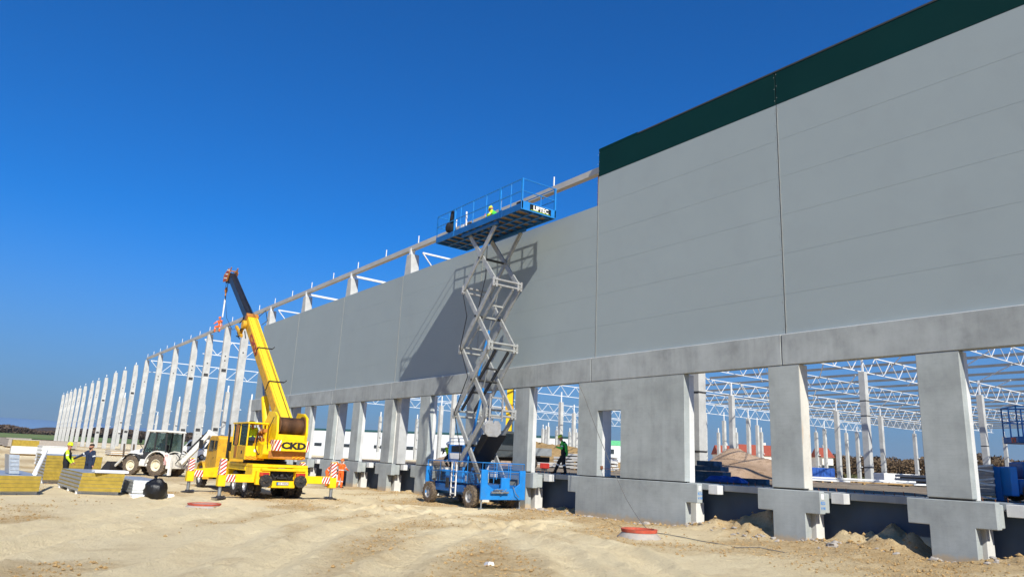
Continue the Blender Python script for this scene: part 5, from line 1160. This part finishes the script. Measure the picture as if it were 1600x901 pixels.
# ------------------------------------------------------------ people on the ground
person('man in hi-vis yellow sleeves and black vest with yellow helmet, standing beside the panel stack', (-41.2, 4.28, zgs(-41.2, 4.28)+.04), math.radians(75), dict(elL=(.10,.25,1.17), wrL=(.24,.14,1.0), elR=(.05,-.27,1.17), wrR=(.2,-.2,.98), look=(.9,-.4,0)), top='cloth_black', legs='cloth_black', sleeve='hivis', helmet='helmet_yellow', scale=1.10)
p = person('bearded man in a navy jacket with one arm stretched out towards the man in yellow', (-41.5, 5.28, zgs(-41.5, 5.28)+.04), math.radians(-60), dict(elR=(.16,-.36,1.28), wrR=(.34,-.52,1.13), elL=(.0,.27,1.15), wrL=(.02,.28,.9), look=(1,-.1,-.1)), top='cloth_navy', legs='cloth_navy', sleeve='cloth_navy', hair='hair', scale=1.10)
M().ball((.072, 0, 1.743), .072, sc=(.9, 1.0, .8)).build('beard', 'hair', p, smooth=True)
bend = dict(pel=(-.12,0,.95), waist=(-.04,0,1.08), chest=(.16,0,1.24), neck=(.32,0,1.34), head=(.42,0,1.44), look=(1,0,-.8), shL=(.24,.19,1.30), shR=(.24,-.19,1.30), elL=(.34,.24,1.02), elR=(.34,-.24,1.02), wrL=(.5,.12,.9), wrR=(.5,-.12,.9), hipL=(-.12,.095,.93), hipR=(-.12,-.095,.93), anL=(-.08,.12,.09), anR=(-.08,-.12,.09), toL=(.12,.14,.035), toR=(.12,-.14,.035), knL=(-.04,.11,.51), knR=(-.04,-.11,.51))
person('worker in orange hi-vis suit bending forward at the dock pier, left one of the pair', (-46.6, 19.9, zgs(-46.6, 19.9)), math.radians(45), bend, top='hivis_orange', legs='hivis_orange', helmet='helmet_orange', vest='hivis_orange', group=None)
person('worker in orange hi-vis suit seen from behind, right one of the pair', (-45.4, 20.2, zgs(-45.4, 20.2)), math.radians(120), dict(elR=(.12,-.3,1.2), wrR=(.32,-.3,1.12), elL=(.14,.28,1.2), wrL=(.34,.2,1.1), knL=(.05,.16,.52), anL=(-.05,.22,.09), toL=(.12,.26,.035)), top='hivis_orange', legs='hivis_orange', helmet='helmet_orange', vest='hivis_orange')
person('worker in black and bright green stepping on the dock edge, looking at his phone', (-26.55, 22.95, 1.66), math.radians(215), dict(pel=(0,0,.92), waist=(.0,0,1.06), chest=(.05,0,1.27), neck=(.11,0,1.44), head=(.17,0,1.57), look=(1,0,-.75), shL=(.05,.19,1.39), shR=(.05,-.19,1.39), elL=(.06,.25,1.12), elR=(.04,-.26,1.12), wrL=(.32,.08,1.18), wrR=(.32,-.08,1.18),
   hipL=(.0,.1,.9), hipR=(.0,-.1,.9), knR=(.26,-.13,.52), anR=(.44,-.14,.10), toR=(.63,-.15,.035), knL=(-.02,.12,.49), anL=(-.12,.13,.09), toL=(.07,.14,.035)), top='cloth_black', legs='cloth_black', sleeve='cloth_green', helmet='helmet_yellow', vest=None, vox=.013, scale=1.04)
gp = bpy.data.objects[-1] if False else None
ppl = [o for o in bpy.data.objects if o.get('label', '').startswith('worker in black and bright green')][0]
m = blob([((-.07,.08,1.06), (-.03,.1,1.33), .095, .10, 0), ((-.07,-.08,1.06), (-.03,-.1,1.33), .095, .10, 0), ((-.06,0,.92),(-.07,0,1.06),.13,.12,0), ((-.02,.12,1.36), (.04,.17,1.40), .09, .07, 0), ((-.02,-.12,1.36), (.04,-.17,1.40), .09, .07, 0)], .018, 'jacket_back')
m.materials.append(MATS['cloth_green']); m.polygons.foreach_set('use_smooth', [True]*len(m.polygons)); o = bpy.data.objects.new('jacket_back', m); COL.objects.link(o); o.parent = ppl
ph = M().box(-.004, .004, -.035, .035, -.075, .075)
o = tag(ph.build('phone', 'sign_black', xf=Matrix.Translation((-26.9, 22.70, 2.88))@Matrix.Rotation(math.radians(35), 4, 'Z')@Matrix.Rotation(math.radians(50), 4, 'Y')), 'dark phone held by the green clad worker on the dock', 'phone')
person('bent worker in a yellow vest between a dock pier and blue control box', (-36.6, 22.9, 1.66), math.radians(-60), {**kneel, 'pel': (0,0,.62), 'waist': (.04,0,.76), 'chest': (.12,0,.95), 'neck': (.2,0,1.1), 'head': (.26,0,1.24), 'shL': (.14,.19,1.04), 'shR': (.14,-.19,1.04), 'elL': (.28,.26,.85), 'elR': (.28,-.26,.85), 'wrL': (.48,.2,.75), 'wrR': (.48,-.2,.75), 'hipL': (0,.1,.6), 'hipR': (0,-.1,.6), 'knL': (.32,.13,.42), 'knR': (.3,-.13,.4), 'anL': (.0,.14,.09), 'anR': (.0,-.13,.09), 'toL': (.18,.14,.035), 'toR': (.18,-.13,.035)}, top='hivis', legs='cloth_black', sleeve='cloth_black', helmet='helmet_white')
zb_ = 15.93
person('worker in orange overalls sitting high up on the eave beam beside a column', (-88.0, 22.2, zb_-.05), math.radians(-60), dict(pel=(0,0,.13), waist=(.02,0,.27), chest=(.08,0,.5), neck=(.12,0,.68), head=(.15,0,.83), shL=(.08,.2,.62), shR=(.08,-.2,.62), elL=(.28,.34,.5), elR=(.25,-.34,.45), wrL=(.5,.38,.62), wrR=(.45,-.3,.3),
   hipL=(0,.12,.12), hipR=(0,-.12,.12), knL=(.32,.28,.0), knR=(.32,-.28,.0), anL=(.3,.3,-.42), anR=(.3,-.3,-.42), toL=(.46,.32,-.48), toR=(.46,-.32,-.48)), top='hivis_orange', legs='hivis_orange', helmet='helmet_orange', vest='hivis_orange', scale=1.25)
# ------------------------------------------------------------ vehicles behind
def van(x, y, rz, label, mat='white', z=None, L=5.4, Hh=2.4):
    z = zgs(x, y) if z is None else z
    t = thing('van', label, 'van', (x, y, z), rz, 'vans parked behind the free standing columns', local=True)
    b_ = M().prism([(-L/2, .45), (L/2, .45), (L/2, .95), (L/2-.15, 1.15), (L/2-.95, 1.35), (L/2-1.65, Hh-.1), (L/2-2.0, Hh), (-L/2+.1, Hh), (-L/2, Hh-.15)], 'y', -.95, .95).build('body', mat, t, bevel=.06)
    for s in (.955, -.955):
        M().prism([(L/2-1.05, 1.38), (L/2-1.68, Hh-.3), (L/2-2.3, Hh-.3), (L/2-2.3, 1.38)], 'y', s-.005, s+.005).build('side_window', 'glass_dark', b_)
    M().hexa([(L/2-.92,-.8,1.38),(L/2-.92,.8,1.38),(L/2-.97,.8,1.40),(L/2-.97,-.8,1.40),(L/2-1.56,-.75,Hh-.25),(L/2-1.56,.75,Hh-.25),(L/2-1.62,.75,Hh-.22),(L/2-1.62,-.75,Hh-.22)]).build('windscreen', 'glass_dark', b_)
    for xx in (L/2-.95, -L/2+1.05):
        for s in (.86, -.86): wheel(t, (xx, s, .36), .36, .24, side=(1 if s > 0 else -1))
    for s in (.7, -.7): M().box(L/2-.02, L/2+.03, s-.15, s+.15, .8, 1.0).build('headlight', 'glass', t)
    return t
van(-112, 27.5, math.radians(-100), 'white van behind the free standing columns, left of the second van'); van(-101, 27, math.radians(-80), 'white panel van directly left of the backhoe cab, behind the columns', L=6, Hh=2.6)
# small loader at the left frame edge
sl = thing('compact_loader', 'small white loader with a green cab at the far left edge', 'loader', (-73.5, -2.4, zgs(-73.5, -2.4)), math.radians(70), local=True)
for xx, s in ((.8,.75),(.8,-.75),(-.9,.75),(-.9,-.75)): wheel(sl, (xx, s, .5), .5, .34, side=(1 if s > 0 else -1), rim='rim_cream', tyre='tyre_dusty', big=True)
M().prism([(-1.6,.5),(1.2,.5),(1.3,.95),(.3,1.25),(-.6,1.3),(-1.6,1.2)], 'y', -.55, .55).build('body', 'backhoe_white', sl, bevel=.04)
M().prism([(-.7,1.3),(.3,1.25),(.15,2.2),(-.65,2.25)], 'y', -.5, .5).build('cab', 'hall_green', sl, bevel=.04)
M().path([(-.4,.62,1.25),(1.0,.62,1.0),(1.7,.62,.45)], .08).path([(-.4,-.62,1.25),(1.0,-.62,1.0),(1.7,-.62,.45)], .08).build('arm', 'backhoe_white', sl)
M().prism([(1.65,.75),(1.7,.1),(2.4,.05),(1.85,.4),(1.8,.75)], 'y', -.85, .85).build('bucket', 'dark', sl)
# pickup truck on the slab, heading to the left
tk = thing('flatbed_truck', 'dark grey double cab truck with silver dropside bed behind the blue lift', 'truck', (-43.9, 32.7, 1.67), math.radians(180+54), local=True)
b_ = M().prism([(-.35, .75), (3.0, .6), (3.05, 1.25), (2.35, 1.55), (1.75, 2.5), (1.5, 2.62), (-.1, 2.62), (-.35, 2.45)], 'y', -1.0, 1.0).build('cab', 'truck_grey', tk, bevel=.06)
for s in (1.005, -1.005):
    for a0, a1 in ((-.18, .62), (.72, 1.55)): M().prism([(a0, 1.6), (a1+.35 if a1 > 1 else a1, 1.6), (a1, 2.42), (a0, 2.42)], 'y', s-.006, s+.006).build('side_window', 'glass_dark', b_)
    M().box(-.35, 3.0, s-.01, s+.01, 1.2, 1.25).build('trim', 'black', b_)
M().box(-.365, -.352, -.8, .8, 1.65, 2.4).build('rear_window', 'glass_dark', b_)
M().box(-3.0, -.4, -1.05, 1.05, .95, 1.05).box(-3.0, -.4, -1.05, -1.01, 1.052, 1.5).box(-3.0, -.4, 1.01, 1.05, 1.052, 1.5).box(-3.0, -2.96, -1.0, 1.0, 1.052, 1.5).build('dropside_bed', 'truck_silver', tk, bevel=.01)
for xx in (2.2, -1.6):
    for s in (.88, -.88): wheel(tk, (xx, s, .4), .4, .26, side=(1 if s > 0 else -1))
M().box(-2.9, 2.8, -.4, .4, .5, .9).build('chassis', 'dark', tk); M().box(-2.2, -1.1, -1.0, 1.0, .86, .93).build('mudguard', 'black', tk)
# yellow boom behind it
ym = thing('boom_lift', 'yellow telescopic boom standing upright behind the grey truck', 'boom lift', (-50.6, 37.4, 1.67), .9, local=True)
M().box(-1.6, 1.6, -1.0, 1.0, .5, 1.3).build('chassis', 'yellow', ym, bevel=.05); M().box(-1.2, 1.3, -.8, .8, 1.31, 2.0).build('turret', 'yellow', ym, bevel=.05)
for xx in (1.1, -1.1):
    for s in (.95, -.95): wheel(ym, (xx, s, .5), .5, .34, side=(1 if s > 0 else -1))
M().box(-.26, .26, -.26, .26, 2.01, 8.3).build('boom', 'yellow', ym, bevel=.02); M().box(-.34, .34, -.34, .34, 4.6, 5.1).box(-.3, .3, -.3, .3, 6.6, 6.8).build('boom_sleeve', 'yellow_old', ym); M().box(-.18, .18, -.18, .18, 8.3, 10.6).build('boom_extension', 'yellow', ym)
M().box(.27, .33, -.1, .1, 2.1, 8.0).build('cable_tray', 'boom_black', ym)
# blue platform lift at the right edge, on the slab
rl = thing('platform_lift', 'blue self propelled platform lift at the right edge with its basket raised a little', 'platform lift', (-7.75, 25.0, 1.67), math.radians(40), local=True)
M().box(-1.1, 1.2, -.6, .6, .2, .62).box(-.9, 1.1, -.5, .5, .63, 1.1).build('chassis', 'lift_blue_deep', rl, bevel=.04)
for xx in (.75, -.75):
    for s in (.6, -.6): wheel(rl, (xx, s, .28), .28, .2, side=(1 if s > 0 else -1), rim='rim_cream', tyre='tyre_dusty')
M().box(-1.3, -1.11, -.62, .62, .15, .95).build('side_cover', 'lift_blue', rl, bevel=.02)
M().box(-.95, 1.15, -.52, .52, 1.62, 1.8).box(-.2, .1, -.1, .1, 1.1, 1.62).build('platform', 'lift_blue_deep', rl, bevel=.02)
rail_run(rl, 'guard_rail', 'lift_blue', [(-.93,-.5,0),(1.13,-.5,0),(1.13,.5,0),(-.93,.5,0),(-.93,-.5,0)], 1.8, 2.65, (.5,), .5, .02)
m = M().prism([(-.07, 0), (.07, 0), (0, .12)], 'y', -.01, .01); o = M().box(-.955, -.951, -.35, -.05, 1.64, 1.78).build('warning_label', 'stripe_orange', rl)
M().prism([(-.27, 1.66), (-.13, 1.66), (-.20, 1.77)], 'x', -.958, -.956).build('warning_mark', 'sign_black', o)
tag(M().box(-8.95, -8.75, 24.2, 24.35, 1.66, 2.62).box(-8.95, -8.75, 24.36, 24.5, 1.66, 2.45).build('blue_panel', 'lift_blue', bevel=.01), 'upright bright blue metal panel between the wrapped pallet and the blue platform lift', 'panel')
# wrapped pallet
pt = thing('wrapped_pallet', 'pallet of grey boards wrapped in clear film beside the rightmost pier', 'pallet', (-9.6, 24.3, 1.67), .3, local=True)
m = M()
for i in range(9): m.box(-.62+random.uniform(-.01,.01), .6+random.uniform(-.01,.01), -.5, .5, .13+i*.095, .13+i*.095+.088)
m.build('boards', 'ring_concrete', pt, bevel=.004)
m = M()
for i in range(5): a = .2+i*.19; m.bar((-.64, -.515, a), (.62, -.515, a+(.22 if i % 2 else -.16)), .004, .05); 
m.box(-.66, -.645, -.52, .52, .2, .95).build('film_band', 'film', pt)
M().box(-.6, .6, -.5, .5, .0, .02).box(-.6, -.5, -.5, .5, .02, .1).box(.5, .6, -.5, .5, .02, .1).box(-.05, .05, -.5, .5, .02, .1).box(-.6, .6, -.5, .5, .1, .128).build('pallet', 'timber', pt)
# concrete block stack
bs = thing('block_stack', 'stack of dark blue grey building blocks beside the blue tarpaulin', 'block stack', (-22.3, 26.6, 1.67), .2, local=True)
R2 = random.Random(4)
for row in range(4):
    for i in range(4):
        for j in range(2):
            if row == 3 and i in (0, 3): continue
            x = i*.42+(.1 if row % 2 else 0); y = j*.42
            M().box(x+.004, x+.41, y, y+.40, row*.222, row*.222+.216).build('block', 'block_blue', bs, bevel=.008)
for i in range(4, 9): M().box(i*.42+.05, i*.42+.46, -.3, .1, 0, .216).build('block', 'block_blue', bs, bevel=.008)
def cloth(name, mat, x, y, z, w, l, h, label, cat, seed, rz=0):
    m = M(); n = 26
    for j in range(n+1):
        for i in range(n+1):
            u, v = i/n-.5, j/n-.5; e_ = max(0, 1-(max(abs(u), abs(v))*2)**6)
            zz = h*e_*(.8+.5*noise.noise(Vector((u*6, v*6, seed))))+.02; a, b2 = u*w, v*l
            m.v.append((x+a*math.cos(rz)-b2*math.sin(rz), y+a*math.sin(rz)+b2*math.cos(rz), z+zz))
    for j in range(n):
        for i in range(n): a = j*(n+1)+i; m.f.append([a, a+1, a+n+2, a+n+1]); m.mi.append(0)
    o = m.build(name, mat, None, smooth=True); tag(o, label, cat); return o
cloth('tarpaulin', 'tarp', -19.6, 25.9, 1.68, 1.7, .7, .24, 'crumpled bright blue tarpaulin on the slab in front of the gravel heap', 'tarpaulin', 2, .2)
mound('gravel_heap', 'gravel_mat', -34.6, 47.5, 1.66, 5.6, 5.6, 2.25, 'large conical brown gravel heap behind the block stack', 'gravel heap', seed=2, rough=.06, flat=1.05)
mound('gravel_heap', 'gravel_mat', -74, 52, 1.66, 9.5, 6, 2.5, 'wide grey brown gravel heap behind the left dock piers, with a branch in front', 'gravel heap', seed=5, rough=.08, flat=1.2)
mound('spoil_heap', 'spoil', -98, 76, 1.5, 26, 8, 4.3, 'long yellowish spoil heap in front of the white hall, behind the left piers', 'spoil heap', seed=7, rough=.5, flat=1.8)
br = M().path([(-62.5,47,1.8),(-63.2,46.8,3.0),(-64.5,46.5,4.3)], .09).path([(-63.0,46.9,2.7),(-61.9,47.0,3.3),(-61.2,47,2.9),(-61.5,47,2.3)], .06).path([(-63.0,46.9,2.9),(-66.0,46.6,3.05)], .045)
tag(br.build('dead_branch', 'bark'), 'dark dead branch standing up in front of the gravel heap behind the left piers', 'branch')
# clutter on the slab
def bars(name, mat, x, y, n, L, rz, label, cat, w=.18, h=.12, z=1.68, group=None, layers=1):
    t = thing(name, label, cat, (x, y, z), rz, group, local=True)
    for k in range(layers):
        for i in range(n): s = random.uniform(-.3, .3); M().box(-L/2+s, L/2+s, i*(w+.05), i*(w+.05)+w, .1+k*(h+.05), .1+k*(h+.05)+h).build('member', mat, t)
    for q in (-.35, .35): M().box(L*q, L*q+.12, -.1, n*(w+.05)+.1, 0, .098).build('bearer', 'timber', t)
bars('steel_bundle', 'white_steel', -33, 51, 5, 9, .75, 'bundle of white steel tubes on the slab just right of the rust stained pier', 'steel bundle', layers=2)
bars('steel_bundle', 'white_steel', -29.5, 55, 6, 8, .9, 'bundle of white steel tubes at the foot of the twice banded column', 'steel bundle', layers=2)
bars('steel_bundle', 'white_steel', -25, 60, 5, 10, 1.0, 'long white steel tubes beside timber pieces left of the rightmost full pier', 'steel bundle', layers=1)
bars('timber_bundle', 'timber', -26.2, 52, 4, 3.5, .6, 'loose timber battens among the white steel tubes', 'timber', w=.12, h=.1)
bars('steel_bundle', 'white_steel', -66, 52.5, 7, 7, .3, 'white steel members stacked on the slab behind the left piers', 'steel bundle', layers=3)
bars('steel_bundle', 'white_steel', -62.6, 30, 5, 4, .9, 'grey white steel parts stacked behind the crane counterweight', 'steel bundle', layers=4)
def slabs(x, y, n, w, l, rz, label, mat='precast_light', th=.2, z=1.68):
    t = thing('slab_stack', label, 'slab stack', (x, y, z), rz, 'stacks of pale precast pieces on the far slab', local=True)
    for k in range(n): s = random.uniform(-.12, .12); M().box(-w/2+s, w/2+s, -l/2, l/2, k*(th+.1)+.1, k*(th+.1)+.1+th).build('slab', mat, t, bevel=.01); M().box(-w*.35, -w*.35+.12, -l/2, l/2, k*(th+.1), k*(th+.1)+.098).box(w*.35, w*.35+.12, -l/2, l/2, k*(th+.1), k*(th+.1)+.098).build('spacer', 'timber', t)
slabs(-57, 53, 5, 2.2, 7, .2, 'layered stack of pale precast pieces right of the green clad worker'); slabs(-62, 56, 4, 2.2, 7, .2, 'pale precast stack behind the green clad worker, left of the layered one')
slabs(-48, 45, 3, 2, 4, .2, 'low stack of timber spaced slabs seen through the doorway'); slabs(-29, 66, 3, 3, 6, 1.0, 'grey slab stack near the foot of the twice banded column', 'precast')
slabs(-22, 72, 3, 3, 7, 1.0, 'pale block row on the slab left of the rightmost full pier'); slabs(-40, 62, 2, 2, 5, .8, 'low precast pieces right of the rust stained pier')
def crate(x, y, w, l, h, rz, mat, label, z=1.68):
    t = thing('container', label, 'container', (x, y, z), rz, local=True)
    M().box(-w/2, w/2, -l/2, l/2, .12, h).build('box', mat, t, bevel=.03); m = M()
    for k in np.arange(-w/2+.15, w/2, .3): m.box(k, k+.06, -l/2-.03, -l/2-.001, .16, h-.05)
    for k in np.arange(-l/2+.15, l/2, .3): m.box(w/2+.001, w/2+.03, k, k+.06, .16, h-.05)
    m.build('ribs', mat, t); M().box(-w/2+.1, -w/2+.3, -l/2, l/2, 0, .118).box(w/2-.3, w/2-.1, -l/2, l/2, 0, .118).build('skids', 'dark', t)
crate(-36.3, 60.5, 2.6, 1.6, 1.15, .9, 'tarp', 'bright blue skip right of the rust stained pier, on the slab')
crate(-31.5, 71, 1.9, 2.8, .9, .9, 'black', 'black crate on the slab left of the twice banded column'); crate(-35.6, 29.2, .55, .4, .45, .9, 'red', 'small red box beside the bed of the grey truck')
crate(-35, 72, 3.2, 2.2, 1.0, .9, 'white', 'white box on the slab between the pale far columns')
# long low precast wall far right
tag(M().box(-52, -12, 118, 118.4, 1.6, 3.4).build('low_wall', 'precast_light'), 'long low pale wall in front of the brown scrub belt', 'wall')
# ------------------------------------------------------------ shaft rings, litter, cable
def ring(x, y, r, h, label, sink=0, col='ring_concrete'):
    z = zgs(x, y)-sink; t = thing('shaft_ring', label, 'shaft ring', (x, y, z))
    M().lathe((x, y, z-.15), (0,0,1), [(r*1.22, 0), (r*1.16, .1+h*.2), (r*.92, .15+h*.55), (r*.90, .15+h*.62)], 36).build('base', col, t, smooth=True)
    M().lathe((x, y, z+h*.62), (0,0,1), [(r*.93, 0.002), (r*.96, h*.38), (r*.80, h*.385), (r*.78, h*.1)], 36, closed=True).build('rim', 'clay_red', t, smooth=True)
    M().lathe((x, y, z+h*.6), (0,0,1), [(r*.78, 0), (r*.78, .04)], 30).build('cover', 'black' if sink == 0 else 'ring_concrete', t)
ring(-16.75, 17.7, .60, .26, 'concrete shaft ring with a red rim in front of the wide wall slab')
ring(-29.2, 7.7, .62, .16, 'flat broken red shaft ring on the sand in front of the yellow crane', .02)
zc_ = zgs(-12.9, 9.2)
tag(M().hexa([(-13.05,9.15,zc_),(-12.78,9.08,zc_),(-12.72,9.22,zc_),(-12.98,9.30,zc_),(-13.0,9.18,zc_+.07),(-12.8,9.12,zc_+.10),(-12.76,9.2,zc_+.09),(-12.95,9.27,zc_+.05)]).build('litter', 'white'), 'scrap of white litter on the sand near the lower edge', 'litter')
m = M(); pts = [Vector((-24.12, D-.03, 5.6))]
for k in range(1, 12): t_ = k/11; pts.append(Vector((-24.0+t_*6.6, D-.05-t_*2.7, 5.55*(1-t_)**1.35+.06+zgs(-24+t_*6.6, D-.05-t_*2.7)*t_)))
for k in range(1, 9): x = -17.4+k*.75; y = 18.85+.18*math.sin(k)-.05*k; pts.append(Vector((x, y, zgs(x, y)+.03)))
m.path(pts, .013, 5); tag(m.build('rope', 'cable', smooth=True), 'thin slack rope running from the wall slab corner down across the sand', 'rope')
rg = random.Random(21); rb2 = M()
for i in range(170):
    x = rg.uniform(-34, -6); y = 21.5-abs(rg.gauss(0, .3)); r_ = rg.uniform(.025, .075); zz = zgs(x, y)
    o0 = len(rb2.v); rb2.ball((x, y, zz+r_*.3), r_, 0, 7, 5, (1.3, 1, .7))
    for q in range(o0, len(rb2.v)): v = rb2.v[q]; k = .8*noise.noise(Vector(v)*9)*r_; rb2.v[q] = (v[0]+k, v[1]+k, v[2]+k*.6)
tag(rb2.build('rubble', 'ring_concrete'), 'small broken concrete rubble along the feet of the dock piers', 'rubble', kind='stuff')
for i, (x, y, r_, lb) in enumerate([(-25.6, 20.9, .16, 'pale broken stone on the sand left of the wide wall slab'), (-19.7, 21.2, .12, 'pale stone at the foot of the wide wall slab behind the red rimmed ring'), (-12.2, 21.0, .14, 'pale stone on the sand in front of the rust stained pier'), (-9.4, 21.1, .13, 'pale stone at the foot of the rightmost full pier')]):
    organic('rock', 'ring_concrete', (x, y, zgs(x, y)+r_*.25), r_, (1.3, 1, .6), lb, 'stone', i*3.1, .5, 1.8, 12)
# ------------------------------------------------------------ hazy air
hz = M().box(-10500, 8000, -7200, 10500, -12, 330).build('haze', 'white'); hz['kind'] = 'stuff'
hm_ = bpy.data.materials.new('haze'); hm_.use_nodes = True; hn = hm_.node_tree; hn.nodes.clear()
vo_ = hn.nodes.new('ShaderNodeVolumePrincipled'); vo_.inputs['Color'].default_value = (.80, .90, 1, 1); vo_.inputs['Density'].default_value = HAZE; vo_.inputs['Anisotropy'].default_value = .3
oo_ = hn.nodes.new('ShaderNodeOutputMaterial'); hn.links.new(vo_.outputs[0], oo_.inputs['Volume']); hz.data.materials.clear(); hz.data.materials.append(hm_)
